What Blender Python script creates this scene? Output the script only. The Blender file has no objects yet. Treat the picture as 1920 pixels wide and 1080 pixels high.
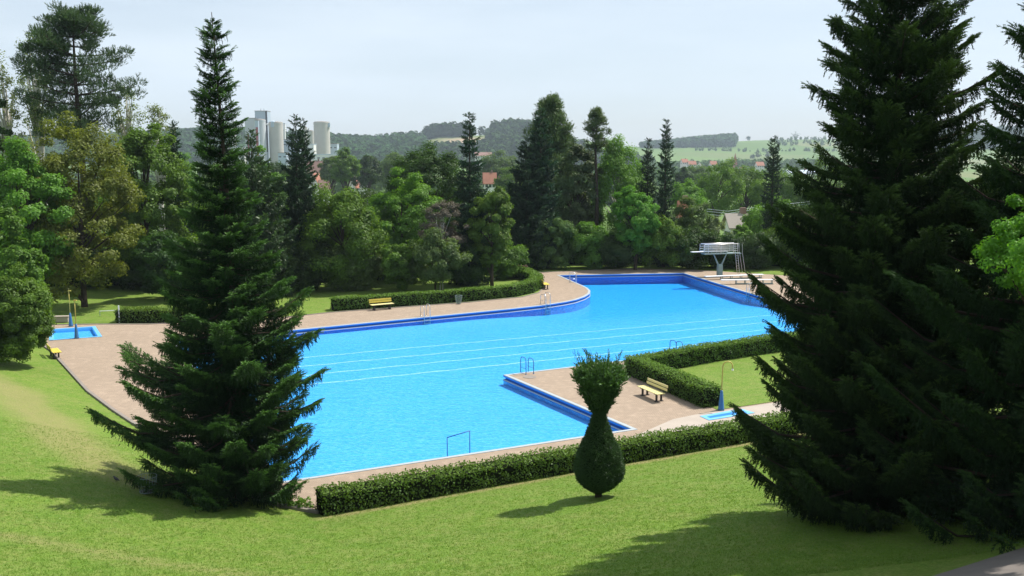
import bpy, math, random
import numpy as np
from mathutils import Vector
from mathutils.geometry import tessellate_polygon

# ------------------------------------------------------------------ camera, sky, sun
sc = bpy.context.scene
COL = sc.collection
R = math.radians
CAM_H, FPX, HOR = 12.6, 1800.0, 285.0          # eye height above the pool deck, focal length and horizon in photo pixels
PITCH = math.atan((540 - HOR) / FPX)
cam = bpy.data.cameras.new('camera')
cam.sensor_width = 36; cam.lens = FPX / 1920 * 36
cam.clip_start = 0.3; cam.clip_end = 20000
camo = bpy.data.objects.new('camera', cam); COL.objects.link(camo)
camo.location = (0, 0, CAM_H); camo.rotation_euler = (math.pi / 2 - PITCH, 0, 0)
sc.camera = camo
SUN_AZ, SUN_EL = R(62), R(58)                  # azimuth clockwise from +Y
to_sun = Vector((math.cos(SUN_EL) * math.sin(SUN_AZ), math.cos(SUN_EL) * math.cos(SUN_AZ), math.sin(SUN_EL)))
w = bpy.data.worlds.new('World'); sc.world = w; w.use_nodes = True
nt = w.node_tree; bg = nt.nodes['Background']
sky = nt.nodes.new('ShaderNodeTexSky'); sky.sky_type = 'NISHITA'; sky.sun_disc = False
sky.sun_elevation = SUN_EL; sky.sun_rotation = SUN_AZ
sky.altitude = 300; sky.air_density = 1.0; sky.dust_density = 1.2; sky.ozone_density = 1.6
# thin high cloud veil over the sky
tcn = nt.nodes.new('ShaderNodeTexCoord'); mpn = nt.nodes.new('ShaderNodeMapping'); mpn.inputs['Scale'].default_value = (1.2, 1.2, 7)
cn = nt.nodes.new('ShaderNodeTexNoise'); cn.inputs['Scale'].default_value = 1.6; cn.inputs['Detail'].default_value = 6; cn.inputs['Roughness'].default_value = .55
cr = nt.nodes.new('ShaderNodeMapRange'); cr.inputs[1].default_value = .35; cr.inputs[2].default_value = .75; cr.inputs[3].default_value = .5; cr.inputs[4].default_value = .95
cm = nt.nodes.new('ShaderNodeMix'); cm.data_type = 'RGBA'; cm.inputs[7].default_value = (7.5, 8.4, 9.3, 1)
nt.links.new(tcn.outputs['Generated'], mpn.inputs[0]); nt.links.new(mpn.outputs[0], cn.inputs['Vector'])
nt.links.new(cn.outputs['Fac'], cr.inputs[0]); nt.links.new(cr.outputs[0], cm.inputs[0])
nt.links.new(sky.outputs[0], cm.inputs[6]); nt.links.new(cm.outputs[2], bg.inputs[0])
bg.inputs[1].default_value = 0.085
sl = bpy.data.lights.new('sun', 'SUN'); sl.energy = 4.9; sl.angle = R(0.5); sl.color = (1, .95, .87)
so = bpy.data.objects.new('sun', sl); COL.objects.link(so)
so.rotation_euler = to_sun.to_track_quat('Z', 'Y').to_euler(); so.location = (60, 60, 90)
sc.view_settings.view_transform = 'Standard'; sc.view_settings.look = 'None'
sc.view_settings.exposure = 0.5; sc.view_settings.gamma = 1
sc.cycles.max_bounces = 6; sc.cycles.diffuse_bounces = 2; sc.cycles.glossy_bounces = 3
sc.cycles.transparent_max_bounces = 12; sc.cycles.volume_bounces = 0
sc.cycles.caustics_reflective = False; sc.cycles.caustics_refractive = False

# ------------------------------------------------------------------ helpers
cp, sp = math.cos(PITCH), math.sin(PITCH)
def ray(px, py):
    u = (px - 960) / FPX; v = (540 - py) / FPX
    return (u, cp + sp * v, -sp + cp * v)
def P(px, py, z=0.0):                      # where the line of sight through a photo pixel meets height z
    d = ray(px, py); t = (z - CAM_H) / d[2]
    return Vector((d[0] * t, d[1] * t, z))
def Q(px, py, Y):                          # where it meets the vertical plane at distance Y
    d = ray(px, py); t = Y / d[1]
    return Vector((d[0] * t, Y, CAM_H + d[2] * t))

def mesh_np(name, V, F, mat, parent=None, smooth=False, attrs=None, loc=None):
    V = np.asarray(V, dtype=np.float32).reshape(-1, 3); F = np.asarray(F, dtype=np.int32)
    k = F.shape[1]; n = F.shape[0]
    me = bpy.data.meshes.new(name)
    me.vertices.add(len(V)); me.vertices.foreach_set('co', V.ravel())
    me.loops.add(n * k); me.loops.foreach_set('vertex_index', F.ravel())
    me.polygons.add(n); me.polygons.foreach_set('loop_start', np.arange(0, n * k, k, dtype=np.int32))
    me.polygons.foreach_set('loop_total', np.full(n, k, dtype=np.int32))
    if smooth: me.polygons.foreach_set('use_smooth', np.ones(n, dtype=bool))
    me.update(calc_edges=True)
    if attrs:
        for an, av in attrs.items():
            a = me.attributes.new(an, 'FLOAT', 'POINT'); a.data.foreach_set('value', np.asarray(av, dtype=np.float32))
    me.materials.append(mat)
    o = bpy.data.objects.new(name, me); COL.objects.link(o)
    if parent: o.parent = parent
    if loc is not None: o.location = loc
    return o

class MB:                                   # collects faces, one or more materials, one mesh
    def __init__(s): s.v = []; s.f = []; s.m = []
    def add(s, vs, fs, mi=0):
        o = len(s.v); s.v += [tuple(v) for v in vs]; s.f += [tuple(i + o for i in f) for f in fs]; s.m += [mi] * len(fs); return s
    def box(s, c, d, rz=0, mi=0, ax=None):
        hx, hy, hz_ = d[0] / 2, d[1] / 2, d[2] / 2
        vs = []
        for z in (-hz_, hz_):
            for x, y in ((-hx, -hy), (hx, -hy), (hx, hy), (-hx, hy)):
                X = x * math.cos(rz) - y * math.sin(rz); Y = x * math.sin(rz) + y * math.cos(rz)
                vs.append((c[0] + X, c[1] + Y, c[2] + z))
        return s.add(vs, [(3, 2, 1, 0), (4, 5, 6, 7), (0, 1, 5, 4), (1, 2, 6, 5), (2, 3, 7, 6), (3, 0, 4, 7)], mi)
    def tube(s, pts, r, n=8, mi=0, cap=True):
        pts = [Vector(p) for p in pts]; rs = r if isinstance(r, (list, tuple)) else [r] * len(pts)
        rings = []; up = Vector((0, 0, 1)); prev = None
        for i, p in enumerate(pts):
            t = (pts[min(i + 1, len(pts) - 1)] - pts[max(i - 1, 0)]).normalized()
            if prev is None:
                a = t.cross(up if abs(t.z) < .95 else Vector((1, 0, 0))).normalized()
            else:
                a = (prev - t * prev.dot(t)).normalized()
            prev = a; b = t.cross(a)
            rings.append([p + (a * math.cos(2 * math.pi * k / n) + b * math.sin(2 * math.pi * k / n)) * rs[i] for k in range(n)])
        vs = [v for rg in rings for v in rg]; fs = []
        for i in range(len(rings) - 1):
            for k in range(n):
                k2 = (k + 1) % n; fs.append((i * n + k, i * n + k2, (i + 1) * n + k2, (i + 1) * n + k))
        if cap:
            fs.append(tuple(range(n - 1, -1, -1))); fs.append(tuple(range((len(rings) - 1) * n, len(rings) * n)))
        return s.add(vs, fs, mi)
    def lathe(s, prof, n=24, c=(0, 0, 0), mi=0):
        vs = [(c[0] + r * math.cos(2 * math.pi * k / n), c[1] + r * math.sin(2 * math.pi * k / n), c[2] + z) for r, z in prof for k in range(n)]
        fs = [(i * n + k, i * n + (k + 1) % n, (i + 1) * n + (k + 1) % n, (i + 1) * n + k) for i in range(len(prof) - 1) for k in range(n)]
        fs.append(tuple(range(n - 1, -1, -1))); fs.append(tuple(range((len(prof) - 1) * n, len(prof) * n)))
        return s.add(vs, fs, mi)
    def build(s, name, mats, parent=None, smooth=False, bevel=0):
        me = bpy.data.meshes.new(name); me.from_pydata(s.v, [], s.f)
        for m in (mats if isinstance(mats, (list, tuple)) else [mats]): me.materials.append(m)
        me.polygons.foreach_set('material_index', s.m)
        if smooth: me.polygons.foreach_set('use_smooth', [True] * len(me.polygons))
        me.update()
        o = bpy.data.objects.new(name, me); COL.objects.link(o)
        if parent: o.parent = parent
        if bevel:
            b = o.modifiers.new('bevel', 'BEVEL'); b.width = bevel; b.segments = 2; b.limit_method = 'ANGLE'
        return o

def tag(o, label=None, cat=None, group=None, kind=None):
    if label: o['label'] = label
    if cat: o['category'] = cat
    if group: o['group'] = group
    if kind: o['kind'] = kind
    return o
def thing(name, label, cat, loc=(0, 0, 0), rz=0, group=None):
    o = bpy.data.objects.new(name, None); COL.objects.link(o); o.empty_display_size = .3
    o.location = loc; o.rotation_euler = (0, 0, rz); return tag(o, label, cat, group)
def copy_tree(o, label, loc, rz, group=None):
    def rec(a, p):
        c = a.copy(); COL.objects.link(c); c.parent = p
        for ch in a.children: rec(ch, c)
        return c
    c = rec(o, None); c['label'] = label; c.location = loc; c.rotation_euler = (0, 0, rz)
    return c

# ------------------------------------------------------------------ materials
def newmat(name):
    m = bpy.data.materials.new(name); m.use_nodes = True; n = m.node_tree
    for x in list(n.nodes): n.nodes.remove(x)
    out = n.nodes.new('ShaderNodeOutputMaterial'); return m, n, out
def node(n, t, **kw):
    x = n.nodes.new(t)
    for k, v in kw.items():
        if k.startswith('i_'): x.inputs[k[2:].replace('_', ' ')].default_value = v
        else: setattr(x, k, v)
    return x
def coords(n, kind='Object'):
    return node(n, 'ShaderNodeTexCoord').outputs[kind]
def noise(n, vec, scale, detail=4, rough=.55):
    x = node(n, 'ShaderNodeTexNoise'); x.inputs['Scale'].default_value = scale; x.inputs['Detail'].default_value = detail
    x.inputs['Roughness'].default_value = rough; n.links.new(vec, x.inputs['Vector']); return x.outputs['Fac']
def ramp(n, fac, stops):
    x = node(n, 'ShaderNodeValToRGB'); e = x.color_ramp.elements
    while len(e) > 1: e.remove(e[0])
    e[0].position = stops[0][0]; e[0].color = (*stops[0][1], 1)
    for p, c in stops[1:]:
        q = e.new(p); q.color = (*c, 1)
    n.links.new(fac, x.inputs[0]); return x.outputs[0]
def mix(n, fac, a, b, bt='MIX'):
    x = node(n, 'ShaderNodeMix', data_type='RGBA', blend_type=bt)
    for s, v in ((0, fac), (6, a), (7, b)):
        if isinstance(v, (int, float)): x.inputs[s].default_value = v
        elif isinstance(v, tuple): x.inputs[s].default_value = (*v, 1) if len(v) == 3 else v
        else: n.links.new(v, x.inputs[s])
    return x.outputs[2]
def bump(n, h, strength, dist):
    b = node(n, 'ShaderNodeBump'); b.inputs['Strength'].default_value = strength; b.inputs['Distance'].default_value = dist
    n.links.new(h, b.inputs['Height']); return b.outputs[0]
def maprange(n, v, a, b, c, d):
    x = node(n, 'ShaderNodeMapRange'); n.links.new(v, x.inputs[0])
    for i, q in enumerate((a, b, c, d)): x.inputs[i + 1].default_value = q
    return x.outputs[0]

def plain(name, col, rough=.6, metal=0, var=.25, scale=3, spec=.5, bmp=0):
    m, n, out = newmat(name); p = node(n, 'ShaderNodeBsdfPrincipled')
    v = noise(n, coords(n), scale, 5)
    c = mix(n, v, tuple(x * (1 - var) for x in col), tuple(min(1, x * (1 + var)) for x in col))
    n.links.new(c, p.inputs['Base Color']); p.inputs['Roughness'].default_value = rough; p.inputs['Metallic'].default_value = metal
    p.inputs['Specular IOR Level'].default_value = spec
    if bmp: n.links.new(bump(n, noise(n, coords(n), scale * 8, 3), .4, bmp), p.inputs['Normal'])
    n.links.new(p.outputs[0], out.inputs[0]); return m

def leafmat(name, dark, light, tip=None, scale=.8, trans=.44, gloss=.018, rough=.5):
    m, n, out = newmat(name)
    co = coords(n); oi = node(n, 'ShaderNodeObjectInfo')
    n1 = noise(n, co, scale, 3); n2 = noise(n, co, scale * 9, 2)
    f = maprange(n, n1, .3, .7, 0, 1)
    c = mix(n, f, dark, light)
    c = mix(n, maprange(n, n2, .3, .7, 0, .55), c, tuple(x * 1.35 for x in light))
    if tip:
        at = node(n, 'ShaderNodeAttribute', attribute_name='tip'); c = mix(n, at.outputs['Fac'], c, tip)
    hs = node(n, 'ShaderNodeHueSaturation'); n.links.new(c, hs.inputs['Color'])
    n.links.new(maprange(n, oi.outputs['Random'], 0, 1, .488, .512), hs.inputs['Hue'])
    n.links.new(maprange(n, oi.outputs['Random'], 0, 1, .86, 1.14), hs.inputs['Value'])
    d = node(n, 'ShaderNodeBsdfDiffuse'); t = node(n, 'ShaderNodeBsdfTranslucent'); g = node(n, 'ShaderNodeBsdfGlossy'); g.inputs['Roughness'].default_value = rough
    n.links.new(hs.outputs[0], d.inputs[0])
    tc = mix(n, 1.0, hs.outputs[0], (1.5, 1.5, .5), 'MULTIPLY'); n.links.new(tc, t.inputs[0])
    m1 = node(n, 'ShaderNodeMixShader'); m1.inputs[0].default_value = trans; n.links.new(d.outputs[0], m1.inputs[1]); n.links.new(t.outputs[0], m1.inputs[2])
    m2 = node(n, 'ShaderNodeMixShader'); m2.inputs[0].default_value = gloss; n.links.new(m1.outputs[0], m2.inputs[1]); n.links.new(g.outputs[0], m2.inputs[2])
    n.links.new(m2.outputs[0], out.inputs[0]); return m

M = {}
M['spruce'] = leafmat('spruce needles', (.007, .018, .008), (.014, .037, .012), tip=(.085, .175, .034), scale=.7, trans=.12, gloss=.015)
M['spruce_far'] = leafmat('distant spruce needles', (.008, .022, .010), (.017, .042, .017), tip=(.035, .085, .028), scale=.5, trans=.15, gloss=.03)
M['pine'] = leafmat('pine needles', (.034, .062, .020), (.095, .145, .042), scale=.5, trans=.25, gloss=.04)
M['pine_dark'] = leafmat('dark pine needles', (.016, .036, .014), (.050, .088, .030), scale=.5, trans=.25, gloss=.03)
M['yew'] = leafmat('yew needles', (.009, .025, .007), (.026, .062, .013), tip=(.075, .15, .03), scale=2, trans=.2, gloss=.04)
M['green'] = leafmat('mid green leaves', (.024, .062, .009), (.110, .215, .022), scale=.6)
M['bright'] = leafmat('bright green leaves', (.038, .108, .011), (.115, .250, .024), scale=.6)
M['olive'] = leafmat('olive bronze leaves', (.055, .076, .011), (.160, .200, .030), scale=.6)
M['greyleaf'] = leafmat('grey green leaves', (.032, .066, .019), (.105, .175, .045), scale=.7)
M['dark'] = leafmat('dark green leaves', (.012, .034, .008), (.042, .088, .014), scale=.6)
M['lime'] = leafmat('yellow green leaves', (.075, .150, .020), (.125, .225, .035), scale=.6)
M['birch'] = leafmat('pale birch leaves', (.110, .150, .070), (.170, .220, .100), scale=.6)
M['dry'] = leafmat('dry brown twigs', (.075, .065, .045), (.120, .105, .075), scale=.6, trans=.1)
M['hedge'] = leafmat('clipped hedge leaves', (.040, .088, .014), (.066, .140, .022), tip=(.13, .235, .035), scale=1.2, trans=.3)
M['far_wood'] = leafmat('far wood', (.022, .050, .018), (.045, .088, .030), scale=.01, trans=.1, gloss=0)
M['far_green'] = leafmat('far valley trees', (.040, .080, .026), (.085, .145, .045), scale=.02, trans=.1, gloss=0)
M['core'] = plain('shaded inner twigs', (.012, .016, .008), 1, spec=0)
M['bark'] = plain('bark', (.055, .042, .032), .95, scale=6, spec=.1)
M['birch_bark'] = plain('birch bark', (.5, .48, .43), .8, scale=6)

def ground_mat():
    m, n, out = newmat('lawn and fields'); p = node(n, 'ShaderNodeBsdfPrincipled')
    co = coords(n)
    a = noise(n, co, .35, 5, .6); b = noise(n, co, 5, 5, .75); c0 = noise(n, co, 17, 3, .8); c1 = noise(n, co, 1.3, 5, .65)
    g = mix(n, maprange(n, a, .32, .68, 0, 1), (.095, .175, .018), (.140, .220, .028))
    g = mix(n, maprange(n, c1, .40, .62, 0, .7), g, (.205, .220, .065))
    g = mix(n, maprange(n, b, .42, .62, 0, .75), g, (.075, .165, .014))
    g = mix(n, maprange(n, c0, .50, .68, 0, .8), g, (.25, .34, .075))
    at = node(n, 'ShaderNodeAttribute', attribute_name='dry')
    dm = node(n, 'ShaderNodeMath', operation='MULTIPLY'); n.links.new(at.outputs['Fac'], dm.inputs[0]); n.links.new(maprange(n, b, .25, .6, .35, 1.1), dm.inputs[1])
    dryc = mix(n, c0, (.24, .19, .085), (.36, .29, .15)); g = mix(n, dm.outputs[0], g, dryc)
    # daisies
    v = node(n, 'ShaderNodeTexVoronoi'); v.inputs['Scale'].default_value = 3.2; n.links.new(co, v.inputs['Vector'])
    fl = maprange(n, v.outputs['Distance'], .07, .04, 0, 1)
    msk = maprange(n, noise(n, co, .5, 3), .5, .6, 0, .8)
    mm = node(n, 'ShaderNodeMath', operation='MULTIPLY'); n.links.new(fl, mm.inputs[0]); n.links.new(msk, mm.inputs[1])
    g = mix(n, mm.outputs[0], g, (.6, .62, .45))
    # far fields and soil
    af = node(n, 'ShaderNodeAttribute', attribute_name='field'); fn = noise(n, co, .006, 4, .5)
    vf = node(n, 'ShaderNodeTexVoronoi'); vf.inputs['Scale'].default_value = .0042; n.links.new(co, vf.inputs['Vector'])
    fc = ramp(n, vf.outputs['Color'], [(0, (.07, .135, .028)), (.35, (.12, .19, .045)), (.6, (.085, .15, .03)), (.8, (.19, .19, .085)), (1, (.10, .18, .035))])
    fc = mix(n, maprange(n, fn, .4, .65, 0, .5), fc, (.09, .16, .04))
    g = mix(n, af.outputs['Fac'], g, fc)
    asn = node(n, 'ShaderNodeAttribute', attribute_name='sand')
    g = mix(n, asn.outputs['Fac'], g, mix(n, noise(n, co, .05, 3), (.30, .22, .15), (.42, .32, .23)))
    n.links.new(g, p.inputs['Base Color']); p.inputs['Roughness'].default_value = .85; p.inputs['Specular IOR Level'].default_value = .15
    hh = node(n, 'ShaderNodeMath', operation='ADD'); n.links.new(b, hh.inputs[0]); n.links.new(c0, hh.inputs[1])
    n.links.new(bump(n, hh.outputs[0], .8, .06), p.inputs['Normal'])
    n.links.new(p.outputs[0], out.inputs[0]); return m
M['ground'] = ground_mat()

def paving_mat(name, ca, cb, s=4.2):
    m, n, out = newmat(name); p = node(n, 'ShaderNodeBsdfPrincipled')
    co = coords(n); mp = node(n, 'ShaderNodeMapping'); mp.inputs['Rotation'].default_value = (0, 0, R(-26.5)); n.links.new(co, mp.inputs[0])
    br = node(n, 'ShaderNodeTexBrick'); br.inputs['Scale'].default_value = s; br.inputs['Mortar Size'].default_value = .05
    br.inputs['Color1'].default_value = (*ca, 1); br.inputs['Color2'].default_value = (*cb, 1); br.inputs['Mortar'].default_value = (ca[0] * .62, ca[1] * .62, ca[2] * .62, 1)
    n.links.new(mp.outputs[0], br.inputs[0])
    c = mix(n, maprange(n, noise(n, co, .35, 6, .7), .35, .7, .0, .75), br.outputs[0], tuple(x * .72 for x in ca))
    c = mix(n, maprange(n, noise(n, co, 2.1, 5, .7), .5, .75, 0, .45), c, tuple(min(1, x * 1.25) for x in cb))
    n.links.new(c, p.inputs['Base Color']); p.inputs['Roughness'].default_value = .9; p.inputs['Specular IOR Level'].default_value = .2
    n.links.new(p.outputs[0], out.inputs[0]); return m
M['paving'] = paving_mat('red brown concrete pavers', (.355, .275, .205), (.41, .32, .24))
M['concrete'] = plain('pale concrete', (.36, .31, .26), .85, var=.15, scale=1.5)
M['kerb'] = plain('kerb concrete', (.22, .19, .165), .9, var=.3, scale=4)
M['coping'] = plain('pale coping', (.34, .38, .40), .6, var=.15, scale=5)
M['pool_blue'] = plain('pool wall paint', (.022, .22, .66), .5, var=.12, scale=1.2)
M['pool_pale'] = plain('pale blue paint', (.14, .42, .72), .5, var=.15, scale=2)
M['pool_floor'] = plain('pool floor paint', (.15, .52, .97), .6, var=.06, scale=.25)
M['lane'] = plain('white floor paint', (.80, .86, .88), .6, var=.1)
M['steel'] = plain('stainless steel', (.6, .62, .64), .28, metal=1, var=.05)
M['rail_steel'] = plain('brushed steel rails', (.80, .78, .78), .42, metal=1, var=.04)
M['blue_steel'] = plain('blue painted steel', (.04, .16, .36), .45, var=.15)
M['yellow'] = plain('yellow painted wood', (.62, .50, .085), .55, var=.12, scale=2)
M['yellow_pale'] = plain('sun bleached yellow wood', (.66, .58, .26), .55, var=.12, scale=2)
M['black'] = plain('dark iron', (.025, .025, .028), .6)
M['white'] = plain('white paint', (.75, .76, .78), .5, var=.08)
M['tower'] = plain('grey green painted steel', (.22, .30, .30), .5, var=.15)
M['yellowpole'] = plain('yellow pole paint', (.50, .42, .10), .45, var=.15)
M['wood'] = plain('weathered wood', (.20, .13, .08), .85, scale=8)
M['silo'] = plain('pale silo concrete', (.46, .44, .40), .85, var=.12, scale=.12)
M['silo_light'] = plain('light silo concrete', (.50, .52, .54), .8, var=.08, scale=.12)
M['sheet'] = plain('blue grey metal sheet', (.40, .48, .56), .6, var=.08, scale=.1)
M['whitewall'] = plain('white render', (.68, .68, .66), .8, var=.08, scale=.4)
M['redpanel'] = plain('red panel', (.32, .045, .06), .7, var=.1)
M['roof_red'] = plain('red tiles', (.33, .14, .09), .85, var=.25, scale=.8)
M['roof_brown'] = plain('brown tiles', (.22, .13, .11), .85, var=.25, scale=.8)
M['roof_grey'] = plain('grey roofing', (.27, .24, .21), .85, var=.2, scale=.8)
M['glass'] = plain('dark window glass', (.03, .04, .05), .1, spec=.8)

def water_mat(name, tint, amp):
    m, n, out = newmat(name); co = coords(n)
    mp = node(n, 'ShaderNodeMapping'); mp.inputs['Rotation'].default_value = (0, 0, R(20)); mp.inputs['Scale'].default_value = (1, 1.7, 1); n.links.new(co, mp.inputs[0])
    a = noise(n, mp.outputs[0], 1.3, 3, .55); b = noise(n, mp.outputs[0], 5.5, 3, .6)
    v = node(n, 'ShaderNodeTexVoronoi', feature='SMOOTH_F1'); v.inputs['Scale'].default_value = 3.2
    wv = mix(n, .25, mp.outputs[0], node(n, 'ShaderNodeTexNoise').outputs['Color'])
    n.links.new(mp.outputs[0], v.inputs['Vector'])
    h = node(n, 'ShaderNodeMath', operation='ADD'); n.links.new(a, h.inputs[0]); n.links.new(maprange(n, b, 0, 1, 0, .45), h.inputs[1])
    bn = bump(n, h.outputs[0], 1.0, amp)
    fr = node(n, 'ShaderNodeFresnel'); fr.inputs['IOR'].default_value = 1.33; n.links.new(bn, fr.inputs['Normal'])
    fm = node(n, 'ShaderNodeMath', operation='MULTIPLY'); n.links.new(fr.outputs[0], fm.inputs[0]); fm.inputs[1].default_value = .55
    g = node(n, 'ShaderNodeBsdfGlossy'); g.inputs['Roughness'].default_value = .06; n.links.new(bn, g.inputs['Normal'])
    t = node(n, 'ShaderNodeBsdfTransparent')
    caustic = noise(n, mp.outputs[0], 5.5, 4, .7)
    tc = mix(n, maprange(n, caustic, .38, .66, 0, 1), (tint[0] * .55, tint[1] * .84, tint[2] * .95), (1, 1, 1)); n.links.new(tc, t.inputs[0])  # ripple noise paints crinkles of focused sunlight into the transparent tint
    ms = node(n, 'ShaderNodeMixShader'); n.links.new(fm.outputs[0], ms.inputs[0]); n.links.new(t.outputs[0], ms.inputs[1]); n.links.new(g.outputs[0], ms.inputs[2])
    n.links.new(ms.outputs[0], out.inputs[0]); return m
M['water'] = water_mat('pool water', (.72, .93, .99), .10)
_n = M['water'].node_tree; va = node(_n, 'ShaderNodeVolumeAbsorption'); va.inputs['Color'].default_value = (0, .80, .97, 1); va.inputs['Density'].default_value = .22
_n.links.new(va.outputs[0], [q for q in _n.nodes if q.type == 'OUTPUT_MATERIAL'][0].inputs['Volume'])
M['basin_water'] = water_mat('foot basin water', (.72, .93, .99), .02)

# ------------------------------------------------------------------ layout (metres, pool deck at z = 0)
def V2(v): return (v[0], v[1])
def isect(a, b, c, d):
    a, b, c, d = [np.array(V2(q)) for q in (a, b, c, d)]
    r = b - a; s = d - c; den = r[0] * s[1] - r[1] * s[0]; t = ((c - a)[0] * s[1] - (c - a)[1] * s[0]) / den
    return Vector((*(a + t * r), 0))
A = P(529, 903); B = P(1105, 816.3); E = (B - A).normalized(); N = Vector((-E.y, E.x, 0))     # lane direction and its left normal
C = P(1177, 801); C = A + E * (C - A).dot(E)                                                    # keep the long edge straight
Dp = P(944, 703)
Fr = isect(Dp, P(1456, 641.3), P(1281, 512), P(1418.5, 553.7))
far_line = (P(588, 615), P(960, 578.7))
L_far = isect(A, A + N * 10, *far_line)
pool = [A, C, Dp, Fr, P(1281, 512), P(1048, 516), P(1091.7, 535), P(1101.7, 540), P(1106.7, 545), P(1105.8, 550), P(1096.7, 555.8), P(1080, 561.7), P(1060, 565.8), P(1040, 569), P(1016.7, 572.5), P(960, 578.7), L_far]
pool = [V2(p) for p in pool]

def seg_dist(X, Y, a, b):
    ax, ay = a; dx, dy = b[0] - ax, b[1] - ay
    t = np.clip(((X - ax) * dx + (Y - ay) * dy) / (dx * dx + dy * dy + 1e-9), 0, 1)
    return np.hypot(X - ax - t * dx, Y - ay - t * dy)
def poly_dist(X, Y, pts, closed=True):
    d = np.full(np.shape(X), 1e9)
    for i in range(len(pts) if closed else len(pts) - 1): d = np.minimum(d, seg_dist(X, Y, pts[i], pts[(i + 1) % len(pts)]))
    return d
def in_poly(X, Y, pts):
    c = np.zeros(np.shape(X), dtype=bool); n = len(pts)
    for i in range(n):
        (x1, y1), (x2, y2) = pts[i], pts[(i + 1) % n]
        k = ((y1 > Y) != (y2 > Y)) & (X < (x2 - x1) * (Y - y1) / ((y2 - y1) if y2 != y1 else 1e-9) + x1); c ^= k
    return c
def sstep(x, a, b):
    t = np.clip((x - a) / (b - a), 0, 1); return t * t * (3 - 2 * t)

H0 = P(591, 909, .95) ; H1 = P(1385, 783, .95)          # back top edge of the near hedge
HD = (H1 - H0); HD.z = 0; HD.normalize(); HN = Vector((-HD.y, HD.x, 0))
H0.z = H1.z = 0
hedge_end = H0 + HD * 46
BK = [V2(p) for p in (P(20, 610), P(95, 658), P(165, 735), P(212, 770), P(300, 828), P(400, 893), P(500, 944))] + [V2(H0 - HN * .3), V2(hedge_end - HN * .3), V2(hedge_end + HD * 60 - HN * .3)]
BK = [(BK[0][0] - 60, BK[0][1] + 8)] + BK
bank_poly = BK + [(260, -260), (-300, -260)]
deck = BK[1:-1] + [V2(hedge_end + HD * 6 + HN * 10), V2(Fr + E * 14), V2(P(1800, 560)), V2(P(1560, 522)), V2(P(1300, 505.5)), V2(P(1200, 503.5)), V2(P(1003, 511)),
        V2(P(1019, 527)), V2(P(1020, 540)), V2(P(1010, 549)), V2(P(980, 557)), V2(P(880, 567)), V2(P(755, 576)), V2(P(620, 586)), V2(P(545, 594)), V2(P(420, 603)), V2(P(278, 608)), V2(P(178, 608)), V2(P(60, 610))]

def height(X, Y):
    X = np.asarray(X, float); Y = np.asarray(Y, float)
    d = poly_dist(X, Y, BK, False); near = in_poly(X, Y, bank_poly)
    rise = .236 * np.minimum(d, 20) + .46 * np.clip(d - 20, 0, 13.6) + .05 * np.clip(d - 33.6, 0, 100)
    rise = rise * (1 - .75 * sstep(Y, 70, 110))
    z = np.where(near, rise, 0) - .03
    z = z + np.where(near, .05 * np.sin(X * .35 + Y * .2) * np.clip(d / 6, 0, 1), 0)
    ind = in_poly(X, Y, deck) & (poly_dist(X, Y, deck) > .45)
    z = np.where(ind, -2.2, z)
    # valley beyond the tree belt, then the hills
    rad = np.hypot(X, Y); u = X / np.maximum(Y, 1)          # u = lateral slope of the direction
    z = z - 14 * sstep(Y, 118, 260)
    px = 960 + u * FPX * .99
    ridge_y = np.interp(px, [-600, 0, 300, 420, 620, 700, 790, 830, 900, 960, 1040, 1150, 1210, 1300, 1400, 1480, 1560, 1700, 1840, 2000, 2600],
                            [274, 268, 260, 253, 268, 273, 264, 256, 255, 249, 254, 274, 276, 270, 264, 262, 262, 258, 254, 252, 255])
    ridge_D = np.interp(px, [0, 620, 800, 1000, 1200, 1400, 2000], [1900, 1900, 2000, 2000, 2900, 3200, 3200])
    zr = CAM_H + (HOR - ridge_y) / FPX * ridge_D
    far = sstep(Y, .62 * ridge_D, ridge_D) * (zr + 14)
    far = np.where(Y > ridge_D, (zr + 14) * (1 - .5 * sstep(Y, ridge_D, ridge_D * 1.9)), far)
    z = z + np.where(Y > 400, far, 0)
    z = z - 11 * sstep(px, 775, 800) * (1 - sstep(px, 900, 925)) * sstep(Y, 1600, 1680) * (1 - sstep(Y, 1925, 1965)) * np.where(Y > 400, 1, 0)
    return z
def ghz(x, y): return float(height(np.array([x]), np.array([y]))[0])

# ------------------------------------------------------------------ ground sheet
def axis(segs):
    out = []
    for a, b, s in segs: out += list(np.arange(a, b, s))
    return np.array(out + [segs[-1][1]])
xs = axis([(-6000, -1500, 300), (-1500, -300, 50), (-300, -60, 8), (-60, 50, .45), (50, 300, 8), (300, 2600, 50), (2600, 6000, 300)])
ys = axis([(-600, -40, 40), (-40, 6, 2), (6, 62, .45), (62, 125, 1.2), (125, 300, 8), (300, 3600, 40), (3600, 7000, 300)])
GX, GY = np.meshgrid(xs, ys); GZ = height(GX, GY)
near = in_poly(GX, GY, bank_poly)
def wig(a, s): return a * (np.sin(GX * s) + np.sin(GY * s * 1.3 + 1) + np.sin((GX + GY) * s * .7 + 2)) / 3
def gpt(px, py):
    z = 0
    for _ in range(40): z = .5 * z + .5 * ghz(*V2(P(px, py, z)))
    return V2(P(px, py, z))
dry_line = [gpt(*q) for q in ((-60, 690), (30, 735), (90, 790), (150, 842), (215, 884), (280, 905))]
dd = poly_dist(GX, GY, dry_line, False) + wig(.35, 1.1)
dry = (1 - sstep(dd, .5, 1.7)) * .55
trk = [gpt(*q) for q in ((-80, 990), (60, 1012), (170, 1035), (400, 1068), (600, 1100))]
dry = np.maximum(dry, (1 - sstep(poly_dist(GX, GY, trk, False) + wig(.08, 1.5), .05, .5)) * .5)
hl = [V2(H0 - HN * 1.35), V2(hedge_end - HN * 1.35)]
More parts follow.
